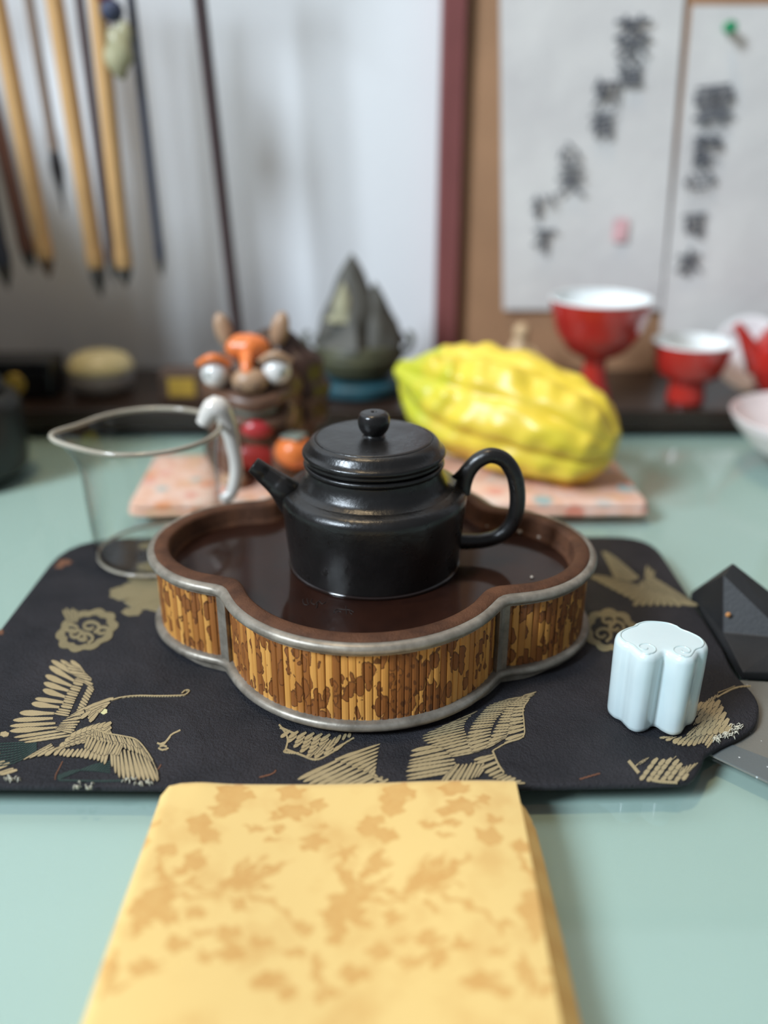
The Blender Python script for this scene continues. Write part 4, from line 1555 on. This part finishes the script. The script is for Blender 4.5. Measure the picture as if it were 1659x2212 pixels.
# ---- big yellow ridged fruit
def fruit():
    ax = [aty(884, 838, 0.556), aty(930, 862, 0.549), aty(1000, 890, 0.537), aty(1100, 920, 0.520), aty(1200, 955, 0.505), aty(1280, 985, 0.494), aty(1322, 1000, 0.488)]
    rad = [0.013, 0.0265, 0.0345, 0.0365, 0.0335, 0.0265, 0.012]
    s = spline([tuple(p) + (r,) for p, r in zip(ax, rad)], 14)
    P = [Vector(v[:3]) for v in s]
    # rest on the pad
    low = min(p.z - v[3] * 1.02 for p, v in zip(P, s))
    seg = 96
    V, F = [], []
    n = len(P)
    mid = P[n // 2]
    for i in range(n):
        t = (P[min(i + 1, n - 1)] - P[max(i - 1, 0)]).normalized()
        u = Vector((0, 0, 1)).cross(t).normalized()
        w = t.cross(u)
        k_ = i / (n - 1)
        r0 = max(s[i][3], 0.0005)
        for k in range(seg):
            a = 2 * math.pi * k / seg
            lobe = abs(math.cos(4.0 * a + 0.35 + 0.25 * math.sin(k_ * 3)))
            groove = -0.15 * (1 - lobe) ** 2
            amp = 1.0 + 0.5 * max(0, 0.30 - k_)
            bump_ = (0.022 * math.sin(k_ * 58 + 1.2 * math.sin(a * 4) + 5 * math.sin(round(a * 8 / 6.283) * 1.7)) * lobe + 0.10 * noise.noise(Vector((math.cos(a) * 3.6, math.sin(a) * 3.6, k_ * 13 + 3)))) * (0.3 + 0.7 * math.sin(math.pi * k_))
            nz = 0.07 * noise.noise(Vector((math.cos(a) * 2.4, math.sin(a) * 2.4, k_ * 9)))
            tip = 0
            r = r0 * (1 + groove * amp + bump_ + nz)
            off = t * (-0.007 * max(0, math.cos(a * 2.0 + 0.9)) * max(0, 1 - k_ * 5))
            V.append(P[i] + u * (r * math.cos(a)) + w * (r * math.sin(a)) + off)
    for i in range(n - 1):
        for k in range(seg):
            k2 = (k + 1) % seg
            F.append((i * seg + k, i * seg + k2, (i + 1) * seg + k2, (i + 1) * seg + k))
    F.append(tuple(range(seg)))
    F.append(tuple(range((n - 1) * seg, n * seg)))
    zmin = min(v.z for v in V)
    V = [v + Vector((0, 0, pad_z - zmin - 0.0004)) for v in V]
    c = Vector((mid.x, mid.y, pad_z))
    g = N('yellow_rind')
    v_ = g.coord()
    sx = g.n('ShaderNodeSeparateXYZ')
    g.l(v_, sx.inputs[0])
    f = g.noise(v_, 45, 4, 0.6)
    base = g.mix(f, lin(220, 188, 42), lin(234, 207, 84))
    gr = g.math('ADD', g.math('MULTIPLY', sx.outputs['X'], 16.0), g.math('MULTIPLY', g.noise(v_, 26, 2), 0.7))
    green = g.ramp(gr, [(0.0, (1, 1, 1, 1)), (0.02, (0, 0, 0, 1))])
    gr2 = g.ramp(g.math('ADD', g.math('MULTIPLY', sx.outputs['X'], 9.0), g.noise(v_, 30, 2)), [(0.0, (1, 1, 1, 1)), (0.18, (0, 0, 0, 1))])
    base = g.mix(g.math('MULTIPLY', gr2, 0.55), base, lin(150, 184, 40))
    lowg = g.ramp(g.noise(v_, 24, 2), [(0.52, (0, 0, 0, 1)), (0.75, (1, 1, 1, 1))])
    base = g.mix(g.math('MULTIPLY', lowg, 0.35), base, lin(204, 208, 40))
    g.col(base)
    g.set(Roughness=0.38)
    g.b.inputs['Subsurface Weight'].default_value = 0.1
    g.b.inputs['Subsurface Radius'].default_value = (0.003, 0.002, 0.001)
    g.bump(g.noise(v_, 160, 3), 0.2, 0.001)
    o = mesh_obj('yellow_gourd', [v - c for v in V], F, g.m, None)
    o.location = c
    tag(o, 'large yellow ridged gourd with a green-tinged end, lying on the fabric pad', 'gourd')
fruit()

# ---- brown guardian beast figurine
def beast():
    y0 = 0.515
    base = aty(558, 1040, y0)
    org = Vector((base.x, y0, pad_z))
    t = thing('beast_figurine', 'brown clay beast figurine with bulging white eyes and an orange knot on top', 'figurine', org)
    def Q(px, py, dy=0.0):
        return aty(px, py, y0 + dy) - org
    br = plain('brown_glaze', (98, 70, 54), 0.35, 0.3, 90, 0.4)
    dk = plain('dark_brown_glaze', (58, 38, 30), 0.35, 0.25, 90, 0.3)
    tan = plain('tan_glaze', (164, 132, 104), 0.4, 0.15, 90)
    orange = plain('orange_glaze', (222, 120, 60), 0.3, 0.1, 60)
    white = plain('white_glaze', (226, 222, 216), 0.2, 0.04, 60, coat=0.6)
    red = plain('red_glaze', (176, 50, 52), 0.3, 0.1, 60)
    grey = plain('grey_green_glaze', (122, 128, 118), 0.4, 0.1, 60)
    # seated body
    def shag(q, d):
        return q * (1 + 0.05 * noise.noise(d * 5.0) + 0.025 * math.sin(d.z * 22))
    bz = Q(565, 985, 0.006)
    ball('body', (bz.x, 0.006, 0.030), (0.031, 0.027, 0.034), br, t, 40, 26, None, shag)
    ball('head', Q(548, 835, 0.002), (0.031, 0.026, 0.026), br, t, 40, 26, None, shag)
    ball('mane', Q(600, 850, 0.014), (0.030, 0.022, 0.036), dk, t, 36, 24, None, lambda q, d: q * (1 + 0.09 * abs(math.sin(6 * math.atan2(d.y, d.x))) + 0.06 * math.sin(d.z * 14)))
    for px, py, sx in ((484, 715, -1), (604, 712, 1)):
        p = Q(px, py, 0.004)
        V, F = ellipsoid_data(p, (0.0055, 0.004, 0.011), 14, 10, Matrix.Rotation(sx * 0.25, 3, 'Y'))
        mesh_obj('ear', V, F, tan, t)
    # eyes with brows
    for px, py in ((466, 806), (598, 800)):
        p = Q(px, py, -0.021)
        e = ball('eye', p, 0.0082, white, t, 20, 14)
        ball('pupil', p + Vector((0.0030 * (1 if px > 540 else -1), -0.0064, 0.0005)), (0.0022, 0.0016, 0.0022), grey, e, 12, 8)
        tube('brow', [p + Vector((-0.009, -0.003, 0.006)), p + Vector((0, -0.006, 0.0105)), p + Vector((0.009, -0.003, 0.006))], [.0018, .0026, .0018], orange if px < 540 else tan, t, 10, 5)
    # orange knot and forehead ridge
    k = Q(533, 750, -0.012)
    ball('forehead_knot', k, (0.0125, 0.009, 0.0075), orange, t, 24, 14, None, lambda q, d: q * (1 + 0.07 * math.cos(5 * math.atan2(d.y, d.x))))
    tube('forehead_ridge', [k + Vector((0.001, -0.006, -0.003)), Q(533, 785, -0.026), Q(535, 808, -0.029)], [.005, .0036, .0034], orange, t, 12, 5)
    # snout with nostrils
    sn = Q(540, 822, -0.027)
    ball('snout', sn, (0.0105, 0.008, 0.0075), tan, t, 20, 12)
    for s in (-1, 1):
        ball('nostril', sn + Vector((s * 0.0045, -0.0062, -0.002)), (0.0018, 0.0012, 0.0015), dk, t, 10, 6)
    tube('upper_lip', [Q(470, 848, -0.016), Q(500, 862, -0.026), Q(545, 872, -0.030), Q(590, 862, -0.026), Q(622, 846, -0.016)], [.003, .0045, .005, .0045, .003], br, t, 12, 6)
    ball('mouth', Q(548, 884, -0.019), (0.0165, 0.008, 0.0075), dk, t, 20, 12)
    tube('teeth', [Q(508, 884, -0.025), Q(548, 890, -0.028), Q(594, 882, -0.025)], [.002, .003, .002], grey, t, 10, 6, (1, 1.1))
    ball('tongue', Q(555, 925, -0.025), (0.0095, 0.006, 0.0062), red, t, 18, 10)
    tube('jaw', [Q(480, 870, -0.012), Q(500, 905, -0.022), Q(550, 912, -0.024), Q(605, 905, -0.022), Q(628, 868, -0.012)], [.003, .004, .004, .004, .003], br, t, 12, 6)
    for px in (500, 622):
        ball('cheek_tuft', Q(px, 890, -0.014), (0.0048, 0.005, 0.0085), tan, t, 16, 10)
    # forelegs with paws on the pad
    for px, s in ((505, -1), (610, 1)):
        p1 = Q(px, 950, -0.014)
        tube('foreleg', [p1, (p1.x + s * 0.001, -0.019, 0.018), (p1.x, -0.021, 0.006)], [.0085, .0075, .0072], br, t, 16, 6)
        ball('paw', (p1.x, -0.025, 0.0045), (0.0085, 0.0095, 0.0048), tan if s < 0 else br, t, 18, 10)
    for s in (-1, 1):
        ball('haunch', (bz.x + s * 0.023, 0.004, 0.0135), (0.0115, 0.017, 0.0135), dk, t, 20, 14)
    ball('red_sash', (bz.x - 0.002, -0.0155, 0.016), (0.019, 0.009, 0.010), plain('deep_red_glaze', (142, 40, 34), 0.3, 0.1), t, 22, 14)
    # orange persimmon held at the right side
    pr = Q(636, 975, -0.024)
    f_ = ball('held_persimmon', pr, (0.0115, 0.0105, 0.0105), orange, t, 24, 14, None, lambda q, d: q * (1 - 0.12 * max(0, d.z) ** 6 + 0.03 * math.cos(4 * math.atan2(d.y, d.x))))
    for q_ in range(4):
        a = q_ * math.pi / 2 + 0.4
        ball('calyx_leaf', pr + Vector((math.cos(a) * 0.004, math.sin(a) * 0.004, 0.0097)), (0.0042, 0.0042, 0.0012), grey, f_, 10, 6)
beast()

# ---- clear glass pitcher
def pitcher():
    cx, cy = -0.1155, 0.4075
    H_ = 0.0665
    zb = MAT_T + 0.0004
    t = thing('glass_pitcher', 'clear glass tea pitcher with a pouring lip, behind the tray on the left', 'pitcher', (cx, cy, zb))
    gm = glassy('clear_glass', (0.985, 0.99, 0.985, 1), edge=0.95, ior=1.5)
    prof_o = [(0.0, 0.0), (0.028, 0.0), (0.0308, 0.0022), (0.0322, 0.010), (0.0330, 0.030), (0.0334, 0.052), (0.0344, 0.062), (0.0356, H_ - 0.0006)]
    prof_i = [(0.0350, H_ - 0.0006), (0.0336, 0.0615), (0.0322, 0.052), (0.0318, 0.030), (0.0310, 0.011), (0.0294, 0.0045), (0.026, 0.0034), (0, 0.0034)]
    pts = spline(prof_o, 4) + spline(prof_i, 4)
    V, F = lathe_data([(float(a), float(b)) for a, b in pts], 72)
    def lip(v):
        v = Vector(v)
        a = math.atan2(v.y, v.x)
        k = max(0, v.z - 0.045) / 0.022
        d = math.cos(a - math.radians(200))
        w = max(0, d) ** 14
        f = 1 + 0.26 * w * k ** 2
        return Vector((v.x * f, v.y * f, v.z + 0.002 * w * k ** 2 + 0.0012 * k * -0))
    V = [lip(v) for v in V]
    mesh_obj('glass_wall', V, F, gm, t, True, 70)
    rimp = []
    for k in range(72):
        a = 2 * math.pi * k / 72
        rimp.append(lip((0.0353 * math.cos(a), 0.0353 * math.sin(a), H_ - 0.0003)))
    rimp.append(rimp[0])
    rm = N('glass_rim')
    rm.col(rm.ramp(rm.noise(rm.coord(), 40, 3), [(0.3, lin(168, 158, 140)), (0.7, lin(205, 198, 182))]))
    rm.set(Roughness=0.12)
    rm.b.inputs['Transmission Weight'].default_value = 0.35
    V, F = tube_data(rimp, 0.0013, 8)
    mesh_obj('rim', V, F, rm.m, t)
    rb = [(0.0305 * math.cos(2 * math.pi * k / 60), 0.0305 * math.sin(2 * math.pi * k / 60), 0.0022) for k in range(61)]
    V, F = tube_data(rb, 0.0009, 6)
    mesh_obj('base_ring', V, F, rm.m, t)
    wh = plain('milky_glass', (214, 208, 200), 0.15, 0.05, coat=0.7)
    a0 = math.radians(18)
    d = Vector((math.cos(a0), math.sin(a0), 0))
    hp_ = [d * 0.031 + Vector((-0.004, 0, 0.066)), d * 0.034 + Vector((0, 0, 0.0745)), d * 0.039 + Vector((0, 0, 0.066)), d * 0.0415 + Vector((0, 0, 0.052)), d * 0.042 + Vector((0, 0, 0.040)), d * 0.039 + Vector((0, 0, 0.029)), d * 0.0335 + Vector((0, 0, 0.0245))]
    tube('handle', hp_, [.0036, .0060, .0046, .0036, .0034, .0032, .0032], wh, t, 16, 6)
pitcher()

# ---- things on the low stand
def stand_pt(px, py, y):
    p = aty(px, py, y)
    return Vector((p.x, y, ST_Z))
# mountain-lidded censer
def censer():
    y0 = 0.668
    c = stand_pt(775, 830, y0)
    t = thing('mountain_censer', 'dark censer with a peaked mountain lid, standing behind the teapot', 'censer', c)
    bronze = plain('green_brown_bronze', (72, 72, 52), 0.5, 0.25, 60, 0.4)
    teal = plain('teal_patina', (34, 74, 84), 0.5, 0.25, 50, 0.3)
    rock = plain('grey_rock', (76, 74, 68), 0.7, 0.3, 45, 0.6)
    pale = plain('pale_rock', (150, 146, 118), 0.7, 0.2, 60, 0.3)
    lathe('foot_dish', [(0, 0), (0.030, 0), (0.0335, 0.003), (0.034, 0.010), (0.031, 0.0125), (0, 0.0125)], teal, t, 48)
    lathe('bowl', [(0, 0.0125), (0.022, 0.013), (0.030, 0.020), (0.0335, 0.030), (0.0335, 0.036), (0.0315, 0.040), (0, 0.040)], bronze, t, 48, rad=0.003)
    lathe('belt', [(0.0325, 0.027), (0.0346, 0.028), (0.0346, 0.0315), (0.0325, 0.0325)], bronze, t, 48)
    for s in (-1, 1):
        tube('ear_handle', [(s * 0.032, 0, 0.030), (s * 0.039, 0, 0.035), (s * 0.041, 0, 0.043), (s * 0.0375, 0, 0.047)], [.0022, .0024, .0024, .002], bronze, t, 10, 5)
    def peak(c0, r, h, m, seed, nm):
        V, F = [], []
        nv, nu = 12, 26
        for j in range(nv + 1):
            k = j / nv
            for i in range(nu):
                a = 2 * math.pi * i / nu
                rr = r * (1 - k) ** 0.85
                rr *= 1 + 0.30 * noise.noise(Vector((math.cos(a) * 1.6 + seed, math.sin(a) * 1.6, k * 3)))
                V.append((c0[0] + rr * math.cos(a), c0[1] + rr * math.sin(a), c0[2] + h * k))
        for j in range(nv):
            for i in range(nu):
                i2 = (i + 1) % nu
                F.append((j * nu + i, j * nu + i2, (j + 1) * nu + i2, (j + 1) * nu + i))
        F.append(tuple(range(nu)))
        return mesh_obj(nm, V, F, m, t, True, 40)
    peak((-0.004, 0, 0.039), 0.0300, 0.066, rock, 1.0, 'mountain_lid')
    peak((0.013, -0.004, 0.039), 0.021, 0.046, rock, 4.0, 'crag')
    peak((-0.017, -0.006, 0.039), 0.017, 0.034, rock, 7.5, 'crag')
    peak((-0.010, -0.012, 0.058), 0.012, 0.028, pale, 2.2, 'pale_crag')
censer()

# red porcelain
M['red'] = plain('red_porcelain', (176, 44, 36), 0.18, 0.06, 40, coat=0.6)
M['white_glaze'] = plain('white_porcelain', (240, 244, 244), 0.15, 0.02, 40, coat=0.5)
def stem_cup():
    y0 = 0.640
    c = stand_pt(1281, 860, y0)
    c.x = 0.156
    t = thing('stem_cup', 'tall red stem cup, white inside, on the stand below the papers', 'cup', c)
    lathe('stem', [(0, 0), (0.0140, 0), (0.0150, 0.0016), (0.0135, 0.006), (0.0098, 0.018), (0.0080, 0.028), (0.0086, 0.034), (0, 0.034)], M['red'], t, 40, rad=0.002)
    lathe('bowl', [(0, 0.033), (0.010, 0.0335), (0.0215, 0.040), (0.0300, 0.051), (0.0345, 0.066), (0.0362, 0.0770)], M['red'], t, 64, rad=0.004, fseg=5)
    lathe('bowl_interior', [(0.0358, 0.0772), (0.0336, 0.066), (0.0290, 0.0525), (0.020, 0.0430), (0.009, 0.0385), (0, 0.038)], M['white_glaze'], t, 64, rad=0.004, fseg=5)
    V, F = tube_data([(0.0356 * math.cos(2 * math.pi * k / 60), 0.0356 * math.sin(2 * math.pi * k / 60), 0.0770) for k in range(61)], 0.0009, 8)
    mesh_obj('white_rim', V, F, M['white_glaze'], t)
stem_cup()
def small_cup():
    y0 = 0.642
    p = aty(1502, 745, y0)
    t = thing('small_cup', 'small red footed cup, white inside, beside the red teapot', 'cup', (p.x - 0.002, y0, ST_Z))
    lathe('foot', [(0, 0), (0.0135, 0), (0.0142, 0.002), (0.0128, 0.012), (0.0125, 0.017), (0, 0.017)], M['red'], t, 40, rad=0.002)
    lathe('bowl', [(0, 0.0165), (0.0140, 0.0168), (0.0225, 0.0215), (0.0268, 0.032), (0.0288, 0.0450)], M['red'], t, 56, rad=0.003, fseg=5)
    lathe('bowl_interior', [(0.0284, 0.0452), (0.0259, 0.032), (0.0205, 0.0235), (0.010, 0.0205), (0, 0.0203)], M['white_glaze'], t, 56, rad=0.003, fseg=5)
    V, F = tube_data([(0.0283 * math.cos(2 * math.pi * k / 60), 0.0283 * math.sin(2 * math.pi * k / 60), 0.0451) for k in range(61)], 0.0008, 8)
    mesh_obj('white_rim', V, F, M['white_glaze'], t)
small_cup()
def red_pot():
    y0 = 0.648
    p = aty(1728, 780, y0)
    t = thing('red_teapot', 'glossy red teapot cut off by the right edge, its spout by the small cup', 'teapot', (p.x, y0, ST_Z))
    lathe('body', [(0, 0), (0.020, 0), (0.0225, 0.002), (0.031, 0.012), (0.036, 0.026), (0.034, 0.042), (0.026, 0.053), (0.018, 0.057), (0, 0.057)], M['red'], t, 56, rad=0.006, fseg=5)
    l_ = lathe('lid', [(0, 0.0565), (0.018, 0.057), (0.0185, 0.0585), (0.014, 0.0625), (0.004, 0.065), (0, 0.065)], M['red'], t, 40, rad=0.002)
    ball('knob', (0, 0, 0.0685), (0.0045, 0.0045, 0.0042), M['red'], l_, 16, 10)
    s0 = aty(1592, 703, y0) - Vector((p.x, y0, ST_Z))
    tube('spout', [s0, s0 + Vector((0.006, 0, -0.007)), (-0.036, 0, 0.034), (-0.030, 0, 0.026)], [.0032, .0045, .0075, .0105], M['red'], t, 16, 6)
    tube('handle', [(0.031, 0, 0.043), (0.045, 0, 0.050), (0.055, 0, 0.040), (0.052, 0, 0.024), (0.033, 0, 0.016)], .0032, M['red'], t, 12, 6)
red_pot()
# white saucer leaning behind the small cup
p = aty(1612, 772, 0.69)
o = thing('white_saucer', 'white saucer standing behind the small red cup and red teapot', 'saucer', (p.x, 0.69, ST_Z))
V, F = lathe_data([(0, 0), (0.014, 0), (0.016, 0.0015), (0.024, 0.006), (0.030, 0.0105), (0.0305, 0.011), (0.0297, 0.0112), (0.023, 0.0072), (0.015, 0.0030), (0, 0.0026)], 48)
Rt = Matrix.Rotation(math.radians(62), 3, 'X')
V = [Rt @ Vector(v) for v in V]
zm = min(v.z for v in V)
mesh_obj('saucer_dish', [v - Vector((0, 0, zm)) for v in V], F, M['white_glaze'], o, True, 50)
# pinkish white bowl on the table at the right edge
def dish():
    lx = aty(1586, 910, 0.545)
    r = 0.056
    t = thing('white_bowl', 'shallow pinkish white bowl on the glass, cut off by the right edge', 'bowl', (lx.x + r, 0.545, 0.0))
    m_ = plain('pinkish_porcelain', (228, 214, 212), 0.25, 0.03, 40, coat=0.4)
    lathe('bowl_body', [(0, 0.002), (0.020, 0.0022), (0.0208, 0), (0.0238, 0), (0.0248, 0.004), (0.040, 0.013), (0.0535, 0.0285), (r, 0.0345), (r - 0.0006, 0.0352), (r - 0.0016, 0.0345), (0.0505, 0.0285), (0.038, 0.0158), (0.024, 0.0075), (0, 0.006)], m_, t, 64, rad=0.002, fseg=4)
dish()
# small ivory carving behind the gourd
def ivory():
    p = stand_pt(1123, 790, 0.695)
    t = thing('ivory_carving', 'small ivory-coloured carving on the stand, between gourd and stem cup', 'carving', p)
    iv = plain('ivory', (198, 168, 130), 0.5, 0.12, 90, 0.2)
    lathe('plinth', [(0, 0), (0.012, 0), (0.0125, 0.002), (0.0105, 0.006), (0, 0.006)], iv, t, 28)
    tube('torso', [(0, 0, 0.005), (0.0005, 0, 0.016), (-0.001, 0, 0.028), (0, 0, 0.036)], [.0095, .0098, .0078, .005], iv, t, 18, 6)
    h = ball('head', (-0.0005, -0.001, 0.041), (0.0062, 0.006, 0.0068), iv, t, 18, 12)
    tube('arm', [(0.007, -0.002, 0.028), (0.0125, -0.004, 0.020), (0.006, -0.008, 0.015)], [.0028, .0028, .0024], iv, t, 10, 5)
    tube('arm', [(-0.007, -0.002, 0.028), (-0.012, -0.004, 0.020), (-0.005, -0.008, 0.015)], [.0028, .0028, .0024], iv, t, 10, 5)
ivory()

# left end of the stand
def left_things():
    gold_ = plain('gold_paint', (206, 176, 84), 0.35, 0.1, 60, metal=0.3)
    black = plain('black_lacquer', (20, 20, 22), 0.25, 0.2, 40)
    c = stand_pt(45, 825, 0.662)
    t = thing('lacquer_box', 'black lacquer box with a round gold mark, at the left end of the stand', 'box', c)
    wbx = 0.060
    box('box_body', (0, 0, 0.011), (wbx, 0.034, 0.022), black, t, 0.002)
    box('box_lid', (0, 0, 0.0255), (wbx + 0.001, 0.035, 0.007), black, t, 0.002)
    g_ = aty(24, 785, 0.662 - 0.018) - c
    V, F = lathe_data([(0, -0.0006), (0.0075, -0.0006), (0.008, 0), (0.0075, 0.0006), (0, 0.0008)], 28)
    mesh_obj('gold_mark', [Matrix.Rotation(math.pi / 2, 3, 'X') @ Vector(v) + Vector((g_.x, -0.0178, 0.0125)) for v in V], F, gold_, t, True, 40)
    c = stand_pt(222, 830, 0.672)
    t = thing('cream_jar', 'round cream porcelain jar, its body coloured in shade, on the stand under the hanging brushes', 'jar', c)
    cream = plain('cream_glaze', (228, 214, 160), 0.3, 0.04, 50, coat=0.4)
    cream_shade = plain('shaded_porcelain', (158, 150, 142), 0.4, 0.06, 50)  # shade on the lower part of the cream jar, put into its colour
    lathe('jar_body', [(0, 0), (0.018, 0), (0.0225, 0.003), (0.0252, 0.010), (0.0245, 0.0165), (0, 0.0165)], cream_shade, t, 48, rad=0.002)
    lathe('jar_lid', [(0, 0.0165), (0.0250, 0.0167), (0.0254, 0.0200), (0.0215, 0.0270), (0.0130, 0.0305), (0, 0.0316)], cream, t, 48, rad=0.003)
    c = stand_pt(400, 838, 0.648)
    t = thing('label_box', 'small brown box with a gold panel, left of the beast figurine', 'box', c)
    brn = plain('brown_wood_box', (84, 62, 48), 0.45, 0.15, 40)
    box('box_body', (0, 0, 0.0115), (0.034, 0.022, 0.023), brn, t, 0.0015)
    box('gold_panel', (0, -0.0112, 0.012), (0.020, 0.001, 0.014), plain('gold_panel_paint', (196, 156, 62), 0.4, 0.12, 80, metal=0.3), t, 0.0003)
    # tall dark caddy cut off by the left edge
    p = at(12, 1066, 0)
    t = thing('dark_caddy', 'dark tea caddy standing on the table, cut off by the left edge', 'caddy', (p.x - 0.042, p.y + 0.042, 0))
    dk = plain('dark_green_black_glaze', (26, 28, 24), 0.4, 0.25, 40)
    lathe('caddy_body', [(0, 0), (0.036, 0), (0.039, 0.002), (0.0405, 0.020), (0.0405, 0.044), (0.037, 0.050), (0.030, 0.052), (0, 0.052)], dk, t, 48, rad=0.004)
    lathe('caddy_lid', [(0, 0.052), (0.031, 0.0521), (0.032, 0.055), (0.028, 0.062), (0.006, 0.065), (0.005, 0.070), (0, 0.0705)], dk, t, 48, rad=0.003)
left_things()

# ---- brush rack and the brushes hanging from it
RY = 0.672
def rack():
    rk = thing('brush_rack', 'dark wooden brush rack whose slim post rises from the stand', 'brush rack', (aty(512, 712, RY).x, RY, ST_Z))
    o = Vector((rk.location))
    dkw = plain('dark_plum_wood', (66, 50, 50), 0.45, 0.12, 40)
    foot = aty(516, 740, RY)
    top = foot + (aty(432, 0, RY) - foot) * 1.27
    foot2 = Vector((foot.x + 0.004, RY, ST_Z + 0.004))
    tube('post', [foot2 - o, foot - o, (foot + top) / 2 - o, top - o], [.0046, .0044, .0044, .0044], dkw, rk, 14, 4)
    box('foot', (foot2.x - o.x, 0, 0.004), (0.020, 0.060, 0.008), dkw, rk, 0.0015)
    bl_ = Vector((max(top.x - 0.36, -0.352), RY, top.z))
    tube('beam', [top - o + Vector((0.03, 0, 0)), (top + bl_) / 2 - o, bl_ - o], .0045, dkw, rk, 12, 3)
    fx = bl_.x + 0.010
    tube('post', [(fx - o.x - 0.006, 0, 0.004), (fx - o.x - 0.003, 0, 0.14), bl_ - o], .0044, dkw, rk, 14, 3)
    box('foot', (fx - o.x - 0.006, 0, 0.004), (0.020, 0.060, 0.008), dkw, rk, 0.0015)
    return top.z
beam_z = rack()
M['bamboo_pale'] = plain('pale_bamboo', (206, 162, 108), 0.4, 0.08, 30)
M['bamboo_red'] = plain('red_brown_wood', (110, 72, 58), 0.4, 0.12, 30)
M['plum'] = plain('plum_wood', (84, 70, 72), 0.4, 0.1, 30)
M['navy'] = plain('navy_lacquer', (62, 66, 80), 0.35, 0.1, 30)
M['taupe'] = plain('taupe_wood', (146, 128, 116), 0.45, 0.1, 30)
M['hair_dark'] = plain('dark_bristle', (84, 80, 76), 0.8, 0.25, 200, 0.3)
M['hair_brown'] = plain('brown_bristle', (120, 96, 78), 0.8, 0.25, 200, 0.3)
M['horn'] = plain('black_horn', (44, 42, 46), 0.3, 0.1, 30)
M['cord'] = plain('hanging_cord', (120, 60, 50), 0.8, 0.1, 100)
def brush(p_top, p_end, r, mat, hair, hl, label, y=RY, ferr=None, bulb=1.0):
    """a writing brush hanging tip down; two pixels give its line, p_end the end of its shaft"""
    a, b = aty(*p_top, y), aty(*p_end, y)
    d = (b - a).normalized()
    top = a + d * ((beam_z - 0.018 - a.z) / d.z)
    t = thing('writing_brush', label, 'brush', b, 0, 'brushes hanging from the rack')
    sh = [top - b, (top - b) * 0.5, (top - b) * 0.1, Vector((0, 0, 0))]
    tube('shaft', sh, [r * .92, r, r, r], mat, t, 14, 3)
    tube('ferrule', [d * -0.012, d * -0.004, d * 0.002], [r * 1.04, r * 1.12, r * 1.02], ferr or mat, t, 14, 3)
    tube('bristles', [d * 0.001, d * hl * 0.3, d * hl * 0.65, d * hl], [r * 0.88, r * 0.92 * bulb, r * 0.55, r * 0.06], hair, t, 14, 5)
    lt = top - b
    tube('loop', [lt, lt + Vector((0.0025, 0, 0.008)), lt + Vector((0.001, -0.0052, 0.016)), lt + Vector((0, 0, 0.0232)), lt + Vector((-0.001, 0.0052, 0.016)), lt + Vector((-0.0025, 0, 0.008)), lt], .0005, M['cord'], t, 6, 4)
brush((-8, 0), (98, 553), .0060, M['bamboo_pale'], M['hair_brown'], .016, 'pale bamboo writing brush, leftmost of the three pale ones hanging at left')
brush((118, 0), (208, 572), .0062, M['bamboo_pale'], M['hair_dark'], .024, 'pale bamboo writing brush with dark tip, middle of the three pale ones')
brush((210, 0), (268, 572), .0058, M['bamboo_pale'], M['hair_dark'], .016, 'pale bamboo writing brush, rightmost of the three pale ones', y=RY - 0.012)
brush((172, 0), (242, 560), .0034, M['plum'], M['hair_dark'], .018, 'thin plum-brown writing brush hanging between two pale bamboo ones')
brush((283, 0), (346, 556), .0032, M['navy'], M['hair_dark'], .014, 'thin slate-blue writing brush, rightmost of the hanging brushes')
brush((62, 0), (116, 320), .0036, M['taupe'], M['horn'], .046, 'short taupe writing brush with a long dark head, higher than its neighbours', y=RY + 0.010, bulb=1.35)
brush((-70, 0), (58, 540), .0050, M['bamboo_red'], M['hair_dark'], .016, 'red-brown writing brush hanging left of the pale bamboo ones', y=RY + 0.002)
brush((-110, 0), (6, 566), .0055, M['navy'], M['hair_dark'], .020, 'dark navy writing brush hanging at the very left edge', y=RY - 0.008)
# jade pendant hanging between brushes
def pendant():
    y = RY - 0.020
    p = aty(258, 110, y)
    t = thing('jade_pendant', 'olive and cream pendant with red and blue knots among the brushes', 'pendant', p)
    jd = plain('olive_jade', (168, 162, 128), 0.35, 0.25, 60)
    ball('jade', (0, 0, 0), (0.0095, 0.006, 0.017), jd, t, 24, 16, Matrix.Rotation(math.radians(12), 3, 'Y'), lambda q, d: q * (1 + 0.10 * math.sin(d.z * 7 + d.x * 3)))
    q = Vector((-0.004, 0, 0.019))
    ball('blue_knot', q + Vector((0.002, 0, 0.004)), (0.0075, 0.006, 0.007), plain('blue_cord_knot', (60, 66, 88), 0.7, 0.3, 120), t, 16, 10)
    ball('red_knot', q + Vector((-0.002, 0, 0.015)), (0.0070, 0.0055, 0.0062), plain('red_cord_knot', (150, 52, 56), 0.7, 0.2, 120), t, 16, 10)
    tube('cord', [(-0.003, 0, 0.014), (-0.004, 0, 0.05), (-0.004, 0.012, beam_z - p.z - 0.006)], .0008, M['cord'], t, 6, 4)
pendant()
